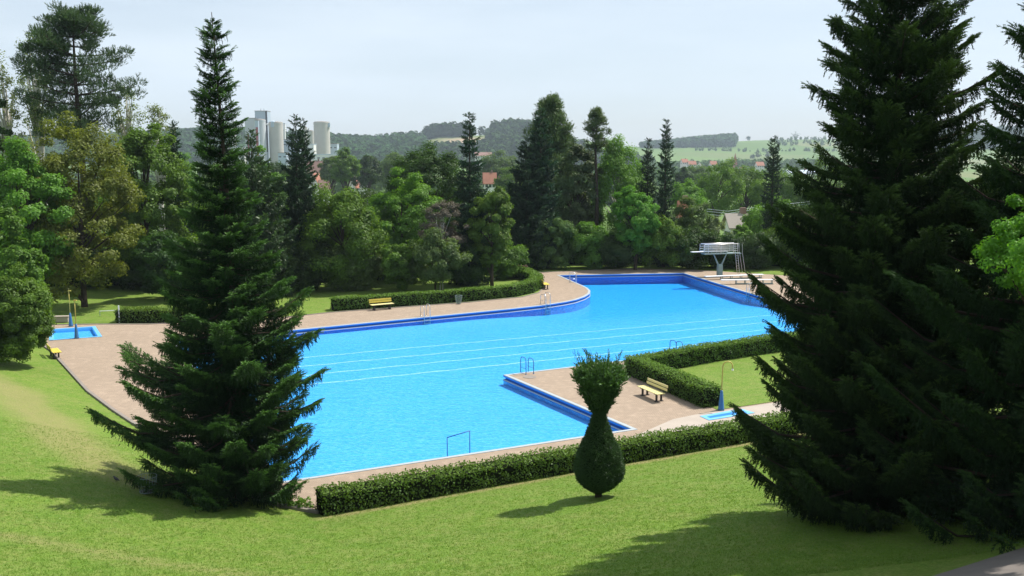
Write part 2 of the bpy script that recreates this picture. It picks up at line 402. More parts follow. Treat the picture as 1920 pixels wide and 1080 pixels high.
dry = np.maximum(dry, (1 - sstep(poly_dist(GX, GY, hl, False) + wig(.14, 1.9), .1, .5)) * .85)
field = sstep(GY, 150, 300)
pxg = 960 + GX / np.maximum(GY, 1) * FPX
sand = ((pxg > 780) & (pxg < 912) & (GY > 1690) & (GY < 1968)).astype(float) * (.6 + .4 * np.sin(GX * .05))
ny, nx = GX.shape; idx = np.arange(nx * ny).reshape(ny, nx)
F = np.stack([idx[:-1, :-1], idx[:-1, 1:], idx[1:, 1:], idx[1:, :-1]], -1).reshape(-1, 4)
g = mesh_np('ground', np.stack([GX, GY, GZ], -1), F, M['ground'], smooth=True, attrs={'dry': dry.ravel(), 'field': field.ravel(), 'sand': sand.ravel()})
tag(g, kind='structure')

# short grass blades over the near bank
def grass(nblade, seed):
    r = np.random.RandomState(seed); m = nblade * 3
    Y = 18 + 22 * r.rand(m) ** 1.3; X = (r.uniform(-60, 1980, m) - 960) / FPX * Y * 1.02
    ok = in_poly(X, Y, bank_poly) & ~in_poly(X, Y, deck) & (poly_dist(X, Y, BK, False) > .25); X = X[ok][:nblade]; Y = Y[ok][:nblade]; Z = height(X, Y); m = len(X)
    k = 4; idx = np.repeat(np.arange(m), k); h = r.uniform(.02, .055, m * k) * np.repeat(r.uniform(.6, 1.4, m), k); bx = X[idx] + r.normal(0, .03, m * k); by = Y[idx] + r.normal(0, .03, m * k); th = r.uniform(0, 6.28, m * k); wd = .007
    dx, dy = np.cos(th) * wd, np.sin(th) * wd; lx, ly = r.normal(0, .45, m * k) * h, r.normal(0, .45, m * k) * h
    z = Z[idx] - .01
    V = np.stack([np.stack([bx - dx, by - dy, z], -1), np.stack([bx + dx, by + dy, z], -1), np.stack([bx + lx, by + ly, z + h], -1)], 1).reshape(-1, 3)
    o = mesh_np('grass', V, np.arange(m * k * 3).reshape(-1, 3), M['blade']); tag(o, kind='stuff')
M['blade'] = leafmat('grass blades', (.075, .150, .016), (.150, .240, .035), scale=2.5, trans=.35, gloss=.03)
grass(110000, 1)

def sheet(name, outer, holes, z, mat, kind='structure', parent=None):
    loops = [[Vector((x, y, 0)) for x, y in outer]] + [[Vector((x, y, 0)) for x, y in h] for h in holes]
    pts = [p for l in loops for p in l]; tri = tessellate_polygon(loops)
    vs = [(p.x, p.y, z(p.x, p.y) if callable(z) else z) for p in pts]
    fs = []
    for t in tri:
        a, b, c = (pts[i] for i in t)
        fs.append(tuple(t) if (b - a).cross(c - a).z > 0 else tuple(reversed(t)))
    m = MB(); m.add(vs, fs); o = m.build(name, mat, parent)
    return tag(o, kind=kind) if kind else o
def offset(poly, d):                       # outward offset of a closed polygon
    n = len(poly); area = sum(poly[i][0] * poly[(i + 1) % n][1] - poly[(i + 1) % n][0] * poly[i][1] for i in range(n)); s = 1 if area > 0 else -1
    out = []
    for i in range(n):
        p0, p1, p2 = (np.array(poly[(i + k) % n]) for k in (-1, 0, 1))
        a = (p1 - p0) / np.linalg.norm(p1 - p0); b = (p2 - p1) / np.linalg.norm(p2 - p1)
        na = np.array((a[1], -a[0])) * s; nb = np.array((b[1], -b[0])) * s
        m = (na + nb); m = m / np.linalg.norm(m); k = max(.35, m.dot(na)); out.append(tuple(p1 + m * d / k))
    return out

# foot basins
basinL = [V2(P(*q)) for q in ((93, 617.5), (179, 612), (191.7, 631.4), (92, 638.5))]
basinR = [V2(P(*q)) for q in ((1312, 780.7), (1389.6, 767), (1415.5, 774.6), (1329.4, 788.5))]
cop = offset(pool, .20)
dk = sheet('pool_deck', deck, [cop, basinL, basinR], 0, M['paving'])
# concrete kerb along the bank and round the far side of the deck
def strip(pts, w_, z0, z1, mat, name, closed=False, parent=None):
    m = MB()
    for i in range(len(pts) - (0 if closed else 1)):
        a = Vector((*pts[i], 0)); b = Vector((*pts[(i + 1) % len(pts)], 0)); L = (b - a).length; c = (a + b) / 2
        m.box((c.x, c.y, (z0 + z1) / 2), (L + w_ * .4, w_, z1 - z0 + .0013 * (i % 3)), math.atan2(b.y - a.y, b.x - a.x))
    return tag(m.build(name, mat, parent), kind='structure')
strip(BK[1:9], .16, -.3, .10, M['kerb'], 'kerb')
strip(deck[14:], .12, -.3, .045, M['kerb'], 'kerb')
# pale concrete apron beside the right foot basin and the lawn inside the hedge angle
apr = [V2(P(*q)) for q in ((1262, 786), (1306, 777), (1440, 757), (1560, 740), (1620, 752), (1480, 776), (1300, 805), (1180, 822))]
sheet('path', apr, [offset(basinR, .02)], .006, M['concrete'])
lawnR = [V2(P(*q)) for q in ((1192, 690), (1345, 769), (1560, 738), (1600, 660), (1456, 660))]
def flat_lawn(name, poly, z):
    o = sheet(name, poly, [], z, M['ground']); return o
flat_lawn('lawn', lawnR, .02)

# ------------------------------------------------------------------ pool basin and water
bs = MB(); n_p = len(pool)
def zb(x, y):                              # shallow main pool, diving pit in the far right part
    t = (x - A.x) * E.x + (y - A.y) * E.y; q = (x - A.x) * N.x + (y - A.y) * N.y
    return -.50 - .004 * max(t, 0) - .38 * float(sstep(q, 26, 33)) * float(sstep(t, 22, 34))
prof = [(.20, .014, 0), (0, .014, 0), (-.02, -.025, 0), (-.0, -.12, 1), (.09, -.14, 2), (.09, -.23, 2), (.0, -.24, 2), (-.03, -.30, 0), (0, -.36, 3)]
rings = [[(x, y, z) for x, y in offset(pool, d)] for d, z, _ in prof] + [[(x, y, -1.6) for x, y in pool]]
vs = [v for r_ in rings for v in r_]; fs = []; ms = []
mats_b = [p[2] for p in prof[1:]] + [3]
for i in range(len(rings) - 1):
    for k in range(n_p):
        k2 = (k + 1) % n_p; fs.append((i * n_p + k, i * n_p + k2, (i + 1) * n_p + k2, (i + 1) * n_p + k)); ms.append(mats_b[i])
bs.add(vs, fs); bs.m = ms
M['groove'] = plain('deep blue groove paint', (.012, .11, .42), .6, var=.1)  # groove bands coloured darker than the wall above
basin = bs.build('pool_basin', [M['coping'], M['pool_blue'], M['groove'], M['pool_blue']]); tag(basin, kind='structure')
px0, px1 = min(p[0] for p in pool) - .5, max(p[0] for p in pool) + .5; py0, py1 = min(p[1] for p in pool) - .5, max(p[1] for p in pool) + .5
fx = np.arange(px0, px1 + 1, 1.0); fy = np.arange(py0, py1 + 1, 1.0); FX, FY = np.meshgrid(fx, fy); FZ = np.vectorize(zb)(FX, FY)
mk = in_poly(FX, FY, offset(pool, 1.2)); fid = np.arange(FX.size).reshape(FX.shape)
FF = np.stack([fid[:-1, :-1], fid[:-1, 1:], fid[1:, 1:], fid[1:, :-1]], -1); ok = mk[:-1, :-1] | mk[:-1, 1:] | mk[1:, 1:] | mk[1:, :-1]
FF = FF[ok]; us, inv = np.unique(FF, return_inverse=True); VV = np.stack([FX, FY, FZ], -1).reshape(-1, 3)[us]; FF = inv.reshape(FF.shape)
inp = in_poly(VV[:, 0], VV[:, 1], offset(pool, .04)); VV[~inp, 2] = np.minimum(VV[~inp, 2], -.50)
fl = mesh_np('pool_floor', VV, FF, M['pool_floor'], basin, smooth=True)
wl = [Vector((x, y, 0)) for x, y in offset(pool, -.002)]; tri = tessellate_polygon([wl]); nw_ = len(wl); m = MB()
ccw = lambda t: t if (wl[t[1]] - wl[t[0]]).cross(wl[t[2]] - wl[t[0]]).z > 0 else (t[0], t[2], t[1])
m.add([(p.x, p.y, -.315) for p in wl] + [(p.x, p.y, -1.9) for p in wl], [tuple(ccw(t)) for t in tri] + [tuple(i + nw_ for i in reversed(ccw(t))) for t in tri])
sgn = sum(wl[i].x * wl[(i + 1) % nw_].y - wl[(i + 1) % nw_].x * wl[i].y for i in range(nw_)) > 0
m.add([(p.x, p.y, -.315) for p in wl] + [(p.x, p.y, -1.9) for p in wl], [((nw_ + i, nw_ + (i + 1) % nw_, (i + 1) % nw_, i) if sgn else (i, (i + 1) % nw_, nw_ + (i + 1) % nw_, nw_ + i)) for i in range(nw_)])
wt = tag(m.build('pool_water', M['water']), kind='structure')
# white lane lines painted on the floor
def lane_line(y920, x0, x1, wd=.17, off=0):
    p = P(920, y920, zb(*V2(P(920, y920, -.95))))
    q0 = Q(x0, 600, 50); pts = []
    # walk along the lane direction between the two photo columns
    for t in np.arange(-26, 44, .5):
        X = p.x + E.x * t; Y = p.y + E.y * t
        col = 960 + X / (Y * cp + (CAM_H + .9) * sp) * FPX
        if x0 < col < x1: pts.append((X + N.x * .05 * math.sin(t * 1.9 + off), Y + N.y * .05 * math.sin(t * 1.9 + off)))
    m = MB(); vs = []; fs = []
    for i, (X, Y) in enumerate(pts):
        for s in (-1, 1): vs.append((X + N.x * wd / 2 * s, Y + N.y * wd / 2 * s, zb(X, Y) + .006))
        if i: fs.append((2 * i - 2, 2 * i - 1, 2 * i + 1, 2 * i))
    fs = [tuple(reversed(f)) for f in fs]
    m.add(vs, fs); return m.build('lane_line', M['lane'], basin)
for i, (y9, a_, b_) in enumerate(((638.9, 500, 1500), (653.7, 480, 1600), (669.4, 470, 1600), (686.1, 470, 1600))): lane_line(y9, a_, b_, off=i)

def foot_basin(poly, name, label):
    m = MB(); n = len(poly); rg = [(0.25, .02), (0, .02), (-.02, -.12), (-.04, -.25)]
    rings = [[(x, y, z) for x, y in offset(poly, d)] for d, z in rg]; vs = [v for r_ in rings for v in r_]
    fs = [(i * n + k, i * n + (k + 1) % n, (i + 1) * n + (k + 1) % n, (i + 1) * n + k) for i in range(3) for k in range(n)]
    fs.append(tuple(range(3 * n, 4 * n))); m.add(vs, fs); m.m = [0] * n + [1] * (len(fs) - n)
    o = m.build(name, [M['pool_pale'], M['pool_floor']]); tag(o, label, 'foot basin', 'foot basins')
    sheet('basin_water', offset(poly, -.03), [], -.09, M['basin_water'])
    return o
foot_basin(offset(basinL, -.25), 'foot_basin', 'shallow blue foot basin with two yellow shower poles by the round bush')
foot_basin(offset(basinR, -.25), 'foot_basin', 'narrow blue foot basin between the clipped hedges')

# ------------------------------------------------------------------ vegetation builders
def basis(a, roll):
    a = a / np.linalg.norm(a, axis=1, keepdims=True)
    up = np.tile(np.array([0, 0, 1.0]), (len(a), 1)); up[np.abs(a[:, 2]) > .95] = (1, 0, 0)
    b = np.cross(up, a); b /= np.linalg.norm(b, axis=1, keepdims=True); c = np.cross(a, b)
    cr_, sr_ = np.cos(roll)[:, None], np.sin(roll)[:, None]
    return a, b * cr_ + c * sr_, -b * sr_ + c * cr_
def scatter(pv, pf, T, a, b, c, sc_, width=None):
    wv = sc_ if width is None else width
    V = T[:, None, :] + pv[None, :, 0:1] * (a * sc_[:, None])[:, None, :] + pv[None, :, 1:2] * (b * wv[:, None])[:, None, :] + pv[None, :, 2:3] * (c * wv[:, None])[:, None, :]
    F = pf[None] + (np.arange(len(T)) * len(pv))[:, None, None]
    return V.reshape(-1, 3), F.reshape(-1, pf.shape[1])
def spray_proto(k, seed, nl=.30, nw=.062, spread=.85):
    r = np.random.RandomState(seed); vs = []; fs = []
    vs += [(0, -.03, 0), (0, .03, 0), (.95, 0, 0)]; fs.append((0, 1, 2))
    for i in range(k):
        x = (i + .5) / k * .95; an = r.uniform(0, 2 * math.pi); l = nl * (1.1 - .4 * x) * r.uniform(.8, 1.2)
        rad = np.array([0, math.cos(an), math.sin(an) * .6]); tipv = np.array([x + l * .75, 0, 0]) + rad * l * spread
        sd = np.array([.7, -rad[2], rad[1]]); sd = sd / np.linalg.norm(sd) * nw
        b0 = np.array([x, 0, 0]); o = len(vs); vs += [tuple(b0 - sd), tuple(b0 + sd), tuple(tipv)]; fs.append((o, o + 1, o + 2))
    return np.array(vs), np.array(fs)
PROTO = [spray_proto(11, s) for s in range(3)]
PROTO_FAR = [spray_proto(6, 10 + s, .42, .11, .9) for s in range(3)]

def conifer(name, label, X, Y, Z, H, prof, seed=0, whorl=.45, nb=7, twig=.38, dens=26, mat='spruce', far=False, group=None, lean=0, hang=.45, lift=(.75, .05, -.22), az_boost=None, trunk_r=None, cat='tree', bare=0, tipc=.8, wide=.27, curl=(.36, .22, .1), jit=1.22):
    r = np.random.RandomState(seed); root = thing(name, label, cat, (X, Y, Z), 0, group)
    hp = np.array([p[0] for p in prof]) * H; rp = np.array([p[1] for p in prof])
    Ts = []; As = []; Ss = []; Tip = []; tb = MB()
    tr = trunk_r or H * .011
    tb.tube([(0, 0, -.4), (0, 0, H * .3), (lean * .3, 0, H * .7), (lean, 0, H * .985)], [tr * 1.25, tr, tr * .38, .012], 8)
    h = hp[0]
    while h < H * .985:
        n = nb if h < H * .9 else max(3, nb - 2)
        a0 = r.uniform(0, 6.28)
        for i in range(n):
            hh = h + r.uniform(-.5, .5) * whorl
            az = a0 + i * 6.283 / n + r.uniform(-.35, .35)
            L = np.interp(hh, hp, rp) * (r.uniform(.62, 1.02) if r.rand() < .75 else r.uniform(.95, jit))
            if az_boost: L *= az_boost(az, hh / H)
            if L < .1: continue
            t = hh / H
            k0 = np.interp(t, [0, .55, 1], [lift[2], lift[1], lift[0]]) + r.uniform(-.08, .08)
            k2 = np.interp(t, [0, .5, 1], curl) + r.uniform(-.05, .08)
            d = np.array([math.cos(az), math.sin(az)]); sd = np.array([-d[1], d[0]])
            m = max(6, int(dens * (.22 + L * (.62 + .42 * L))))
            s = r.uniform(.0, 1, m) ** .72
            wd = wide * L * np.clip(1.06 - s, 0, 1) ** .8 * (.25 + .75 * np.clip(s * 3, 0, 1)) + .06
            q = r.uniform(-1, 1, m); q = np.sign(q) * np.abs(q) ** .8
            bend = r.uniform(-.15, .15) * L
            rad = s * L - np.abs(q) * wd * .0
            hdrop = r.rand(m) ** 1.5 * .42 * min(L, 2) / 2 * (1.1 - s)
            zz = k0 * rad - .15 * L * np.sin(s * 3.0) * (1 - t) + k2 * L * s ** 3 - np.abs(q) * wd * .22
            lat = q * wd + bend * s ** 2
            pos = np.stack([d[0] * rad + sd[0] * lat + lean * t, d[1] * rad + sd[1] * lat, hh + zz + r.normal(0, .02, m)], -1)
            hg = r.rand(m) < hang * (1 - t * .6)
            slope = k0 + 3 * k2 * s ** 2
            ax = np.stack([d[0] + sd[0] * q * 1.0, d[1] + sd[1] * q * 1.0, slope * .55 + r.uniform(-.1, .5, m)], -1)
            pos[hg, 2] -= hdrop[hg]
            ax[hg] = np.stack([d[0] * .25 + r.normal(0, .2, hg.sum()), d[1] * .25 + r.normal(0, .2, hg.sum()), -np.ones(hg.sum())], -1)
            Ts.append(pos); As.append(ax); Ss.append(twig * r.uniform(.65, 1.25, m) * (.75 + .35 * min(L, 1.5) / 1.5)); tp = np.clip(s * 1.5 - .75 + r.uniform(-.25, .25, m), 0, 1) * tipc; tp[hg] *= .25; Tip.append(tp)
            pts = [(d[0] * u * L + sd[0] * bend * u * u + lean * t, d[1] * u * L + sd[1] * bend * u * u, hh + k0 * u * L - .15 * L * math.sin(u * 3) * (1 - t) + k2 * L * u ** 3) for u in (0, .35, .7, .97)]
            if not far or r.rand() < .35: tb.tube(pts, [max(.012, .018 * L), .012 * L + .003, .007 * L + .002, .004], 4, cap=False)
        h += whorl * r.uniform(.8, 1.2)
    T = np.concatenate(Ts); a_ = np.concatenate(As); S = np.concatenate(Ss); tipv = np.concatenate(Tip)
    kp = T[:, 2] + Z > height(T[:, 0] + X, T[:, 1] + Y) + .12; T = T[kp]; a_ = a_[kp]; S = S[kp]; tipv = tipv[kp]
    a, b, c = basis(a_, r.uniform(-.6, .6, len(T)))
    pr = PROTO_FAR if far else PROTO; vv = []; ff = []; tt = []; o = 0; which = r.randint(0, 3, len(T))
    for k in range(3):
        q = which == k
        if not q.any(): continue
        V_, F_ = scatter(pr[k][0], pr[k][1], T[q], a[q], b[q], c[q], S[q]); vv.append(V_); ff.append(F_ + o); o += len(V_); tt.append(np.repeat(tipv[q], len(pr[k][0])))
    cr_o = mesh_np('crown', np.concatenate(vv), np.concatenate(ff), M[mat], root, attrs={'tip': np.concatenate(tt)})
    tb.build('trunk', M['bark'], root, smooth=True)
    return root

LEAF = (np.array([(0, 0, 0), (.5, -.34, .06), (1, 0, 0), (.5, .34, .06)]), np.array([(0, 1, 2, 3)]))
def broadleaf(name, label, X, Y, Z, H, rx, ry, cb, seed=0, n_cl=70, per=230, leaf=.2, mat='green', group=None, clr=.24, droop=0, trunk=True, shape=.5, cat='tree', bark='bark', flat=.75, upb=.6, hollow=.55, trunk_r=None, stems=1):
    """crown from clumps spread through an uneven volume; cb = height of crown bottom"""
    r = np.random.RandomState(seed); root = thing(name, label, cat, (X, Y, Z), 0, group)
    hc = (H - cb) / 2; zc = cb + hc
    lob = [(r.normal(size=3), r.uniform(.1, .28)) for _ in range(9)]
    dirs = r.normal(size=(n_cl, 3)); dirs /= np.linalg.norm(dirs, axis=1, keepdims=True)
    k = np.ones(n_cl)
    for v, am in lob: v = v / np.linalg.norm(v); k += am * np.clip((dirs @ v - .55) / .45, 0, 1)
    rad = (hollow + (1 - hollow) * r.rand(n_cl) ** .5) * (.82 + (k - 1) * .9) * r.uniform(.85, 1.05, n_cl)
    cen = dirs * rad[:, None]
    zrel = cen[:, 2]; sc_xy = 1 - shape * .5 * np.clip(zrel, 0, 1) ** 2       # narrower top
    cen = np.stack([cen[:, 0] * rx * sc_xy, cen[:, 1] * ry * sc_xy, zc + cen[:, 2] * hc], -1)
    cr_ = clr * (rx + ry) / 2 * r.uniform(.65, 1.3, n_cl)
    cnt = np.maximum(12, (per * r.uniform(.6, 1.3, n_cl)).astype(int)); idx = np.repeat(np.arange(n_cl), cnt); m = len(idx)
    g_ = r.normal(size=(m, 3)); g_ /= np.linalg.norm(g_, axis=1, keepdims=True); rr = r.rand(m) ** .45
    off = g_ * rr[:, None] * cr_[idx][:, None]; off[:, 2] *= flat
    if droop: off[:, 2] -= droop * cr_[idx] * r.rand(m) ** 2 * 2
    T = cen[idx] + off
    ok = T[:, 2] > .1; T = T[ok]; g_ = g_[ok]; idx = idx[ok]; m = len(T)
    outw = g_ * .8 + (T - np.array([0, 0, zc])) / np.array([rx, ry, hc]) * .5
    nrm = outw + np.array([0, 0, upb]) + r.normal(size=(m, 3)) * .45; nrm /= np.linalg.norm(nrm, axis=1, keepdims=True)
    rv = r.normal(size=(m, 3));
    if droop: rv[:, 2] -= droop * 2
    a = rv - nrm * (rv * nrm).sum(1, keepdims=True); a /= np.linalg.norm(a, axis=1, keepdims=True); b = np.cross(nrm, a)
    S = leaf * r.uniform(.6, 1.35, m)
    V_, F_ = scatter(LEAF[0], LEAF[1], T, a, b, nrm, S)
    mesh_np('crown', V_, F_, M[mat], root)
    if trunk:
        tb = MB(); tr = trunk_r or H * .016
        for st in range(stems):
            ox = r.uniform(-.3, .3) * (stems > 1); top = np.array([ox * 3 + r.uniform(-.2, .2), r.uniform(-.2, .2), cb + hc * 1.4])
            tb.tube([(ox, 0, -.3), (ox * 1.2, 0, cb * .6), tuple(top * [.7, .7, .75]), tuple(top)], [tr * 1.3, tr, tr * .6, tr * .15], 8)
        for q in r.choice(n_cl, min(n_cl, 26), replace=False):
            e = cen[q]; s0 = np.array([0, 0, max(.3, min(e[2] * .75, zc) - .15 * H * r.rand())]); mid = (s0 + e) / 2 + np.array([0, 0, .05 * H * r.rand()])
            tb.tube([tuple(s0), tuple(mid), tuple(e)], [tr * .4, tr * .22, tr * .06], 5, cap=False)
        tb.build('trunk', M[bark], root, smooth=True)
    return root

def hedge(label, path, width, hgt, seed=0, dens=330, leaf=.085, closed=False, shade=None, group='clipped hedges'):
    """clipped hedge along a ground path: dark core, leaves over faces and top; lighter leaf colour on the top"""
    r = np.random.RandomState(seed); vs = []; T = []; Nn = []; tp = []
    pts = [np.array(p) for p in path]; c0 = pts[0]
    # left / right offset rails
    def rail(s):
        out = []
        for i, p in enumerate(pts):
            a = pts[i] - pts[i - 1] if i else pts[1] - pts[0]; b = pts[i + 1] - pts[i] if i < len(pts) - 1 else a
            a = a / np.linalg.norm(a); b = b / np.linalg.norm(b); na = np.array((-a[1], a[0])); nb_ = np.array((-b[1], b[0])); m_ = na + nb_; m_ /= np.linalg.norm(m_)
            out.append(p + m_ * s / max(.5, m_.dot(na)))
        return out
    def face(a, b, z0, z1, n3, top=False, a2=None, b2=None):
        if top:
            ar = np.linalg.norm(b - a) * width; n = int(ar * dens); u = r.rand(n, 1); v = r.rand(n, 1)
            xy = (a * (1 - u) + b * u) * (1 - v) + (a2 * (1 - u) + b2 * u) * v; z = np.full(n, hgt) + r.normal(0, .035, n)
            edge = np.minimum(v, 1 - v)[:, 0] * width; z -= .06 * np.clip(1 - edge / .12, 0, 1)
            T.append(np.column_stack([xy, z])); Nn.append(np.tile((0, 0, 1.0), (n, 1))); tp.append(r.uniform(.35, 1, n))
        else:
            ar = np.linalg.norm(b - a) * (z1 - z0); n = int(ar * dens); u = r.rand(n, 1); z = r.uniform(z0, z1, n)
            o = r.normal(0, .045, n)[:, None] + .04 * np.sin(u * np.linalg.norm(b - a) * 4 + z[:, None] * 5)
            xy = a * (1 - u) + b * u + n3[None, :2] * o; T.append(np.column_stack([xy, z])); Nn.append(np.tile(n3, (n, 1))); tp.append(np.clip((z / hgt - .7) * 2, 0, .6) * r.rand(n))
    Lr, Rr = rail(width / 2), rail(-width / 2); Li, Ri = rail(width / 2 - .1), rail(-width / 2 + .1)
    core = MB()
    for i in range(len(pts) - 1):
        d = pts[i + 1] - pts[i]; d = d / np.linalg.norm(d); n3 = np.array((-d[1], d[0], 0))
        face(Lr[i], Lr[i + 1], .05, hgt, n3); face(Rr[i], Rr[i + 1], .05, hgt, -n3); face(Lr[i], Lr[i + 1], 0, 0, n3, True, Rr[i], Rr[i + 1])
    for i, s in ((0, -1), (len(pts) - 1, 1)):
        d = (pts[1] - pts[0]) if i == 0 else (pts[-1] - pts[-2]); d = d / np.linalg.norm(d) * s; face(Lr[i], Rr[i], .05, hgt, np.array((d[0], d[1], 0)))
    n = len(pts)
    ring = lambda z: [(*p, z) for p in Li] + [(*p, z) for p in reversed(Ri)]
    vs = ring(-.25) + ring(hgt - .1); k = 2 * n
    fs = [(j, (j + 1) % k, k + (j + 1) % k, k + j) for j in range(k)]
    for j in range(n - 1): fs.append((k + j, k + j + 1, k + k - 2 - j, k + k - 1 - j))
    T = np.concatenate(T); Nn = np.concatenate(Nn); tp = np.concatenate(tp)
    # gentle unevenness of the clipped surface
    T[:, :2] += (Nn[:, :2] * (.05 * np.sin(T[:, 0] * 2.3 + T[:, 1] * 1.7) * np.sin(T[:, 0] * .9 - 1) + .03 * np.sin(T[:, 0] * 7.1 + T[:, 2] * 6))[:, None])
    spr = r.rand(len(T)) < .01; T[spr, 2] += r.uniform(.02, .07, spr.sum())
    thin = (np.sin(T[:, 0] * 1.9 + 2) * np.sin(T[:, 1] * 2.3 + T[:, 2] * 4) > .72) & (r.rand(len(T)) < .5) & (Nn[:, 2] < .5); T = T[~thin]; Nn = Nn[~thin]; tp = tp[~thin]
    T[:, 2] += .03 * np.sin(T[:, 0] * 1.3) * (T[:, 2] / hgt) + .025 * np.sin(T[:, 0] * 3.1 + T[:, 1] * 2)
    m = len(T); nr = Nn + r.normal(size=(m, 3)) * .55; nr /= np.linalg.norm(nr, axis=1, keepdims=True); rv = r.normal(size=(m, 3)); a = rv - nr * (rv * nr).sum(1, keepdims=True); a /= np.linalg.norm(a, axis=1, keepdims=True)
    o0 = np.array([c0[0], c0[1], 0])
    V_, F_ = scatter(LEAF[0], LEAF[1], T - o0, a, np.cross(nr, a), nr, leaf * r.uniform(.6, 1.4, m))
    root = thing('hedge', label, 'hedge', (c0[0], c0[1], 0), 0, group)
    mesh_np('foliage', V_, F_, M['hedge'], root, attrs={'tip': np.repeat(tp, 4)})
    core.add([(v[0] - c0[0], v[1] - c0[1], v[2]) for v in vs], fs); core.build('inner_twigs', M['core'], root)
    return root

# ------------------------------------------------------------------ hedges
def path_px(l, z=0): return [V2(P(x, y, z)) for x, y in l]
nh0 = H0 - HN * .55; nh1 = hedge_end - HN * .55
hedge('long clipped hedge running along the front of the pool behind the topiary yew', [V2(nh0), V2((nh0 * 2 + nh1) / 3), V2((nh0 + nh1 * 2) / 3), V2(nh1)], 1.1, .92, 1)
pc = P(1176, 697); leg1 = P(1318, 757)
hedge('angled clipped hedge round the small lawn behind the pale bench', path_px([(1334, 763), (1192, 702), (1330, 676), (1470, 655), (1620, 632)]), 1.15, 1.0, 2)
hedge('curved clipped hedge behind the yellow bench beyond the pool', path_px([(624, 581), (760, 571.5), (880, 562.5), (960, 554.5), (990, 548), (1005, 540), (1006, 532), (985, 522), (955, 516)]), 1.15, .95, 3, leaf=.12, dens=200)
hedge('short dark clipped hedge beside the white rail at left', path_px([(224, 602), (300, 602), (400, 601)]), 1.5, .95, 4, leaf=.12, dens=200)
hedge('short stub of clipped hedge just right of the tall spruce', path_px([(440, 597), (513, 590)]), 1.3, .95, 5, leaf=.12, dens=200)

# ------------------------------------------------------------------ the two near spruces on the right and the tall one on the left
zL = ghz(*V2(P(452, 930, .5))); pL = P(452, 932, zL)
topL = Q(396, 8, pL.y); HL = topL.z - zL
conifer('spruce_tree', 'tall dark spruce in front of the pool with drooping lower branches', pL.x, pL.y, zL, HL,
    [(.03, 2.5), (.10, 3.2), (.18, 3.65), (.26, 3.75), (.33, 3.2), (.40, 2.5), (.47, 1.95), (.54, 1.55), (.60, 1.2), (.68, .92), (.75, .72), (.82, .68), (.875, .42), (.92, .6), (.955, .14), (.985, .07)],
    seed=5, whorl=.36, nb=7, twig=.24, dens=84, hang=.42, wide=.22, curl=(.26, .12, .1), lift=(.6, -.02, -.24), az_boost=lambda az, f: 1 + .10 * max(0, -math.cos(az)) * (f < .3) - .16 * max(0, math.cos(az)) * (f < .36), lean=topL.x - pL.x, group='near spruces', tipc=1.0)
def gp(px, py):                         # ground point on the bank under a photo pixel
    z = 0
    for _ in range(40): z = .5 * z + .5 * ghz(*V2(P(px, py, z)))
    return P(px, py, z)
pR = gp(1640, 962)
HR = Q(1640, -200, pR.y).z - pR.z
conifer('spruce_tree', 'wide dark spruce on the right edge of the lawn', pR.x, pR.y, pR.z, HR,
    [(.03, 2.6), (.08, 3.2), (.16, 3.1), (.27, 2.8), (.44, 2.95), (.53, 2.6), (.6, 1.65), (.68, 1.9), (.75, 1.7), (.83, 1.15), (.92, .6), (.985, .15)],
    seed=11, whorl=.31, nb=8, twig=.22, dens=100, group='near spruces', tipc=.6, hang=.45, wide=.22, lift=(.5, .04, -.12), curl=(.22, .16, .1), jit=1.12)
pR2 = gp(1930, 985); HR2 = Q(1930, -330, pR2.y).z - pR2.z
conifer('spruce_tree', 'second dark spruce cut by the right picture border', pR2.x + .5, pR2.y - .2, pR2.z, HR2,
    [(.01, 3.4), (.15, 3.9), (.3, 3.9), (.42, 3.5), (.50, 2.6), (.56, 2.1), (.635, 1.8), (.71, 1.45), (.80, 1.0), (.985, .2)],
    seed=14, whorl=.36, nb=7, twig=.22, dens=84, group='near spruces', tipc=.4, hang=.45, wide=.22, lift=(.5, .04, -.12), curl=(.22, .16, .1), jit=1.12)

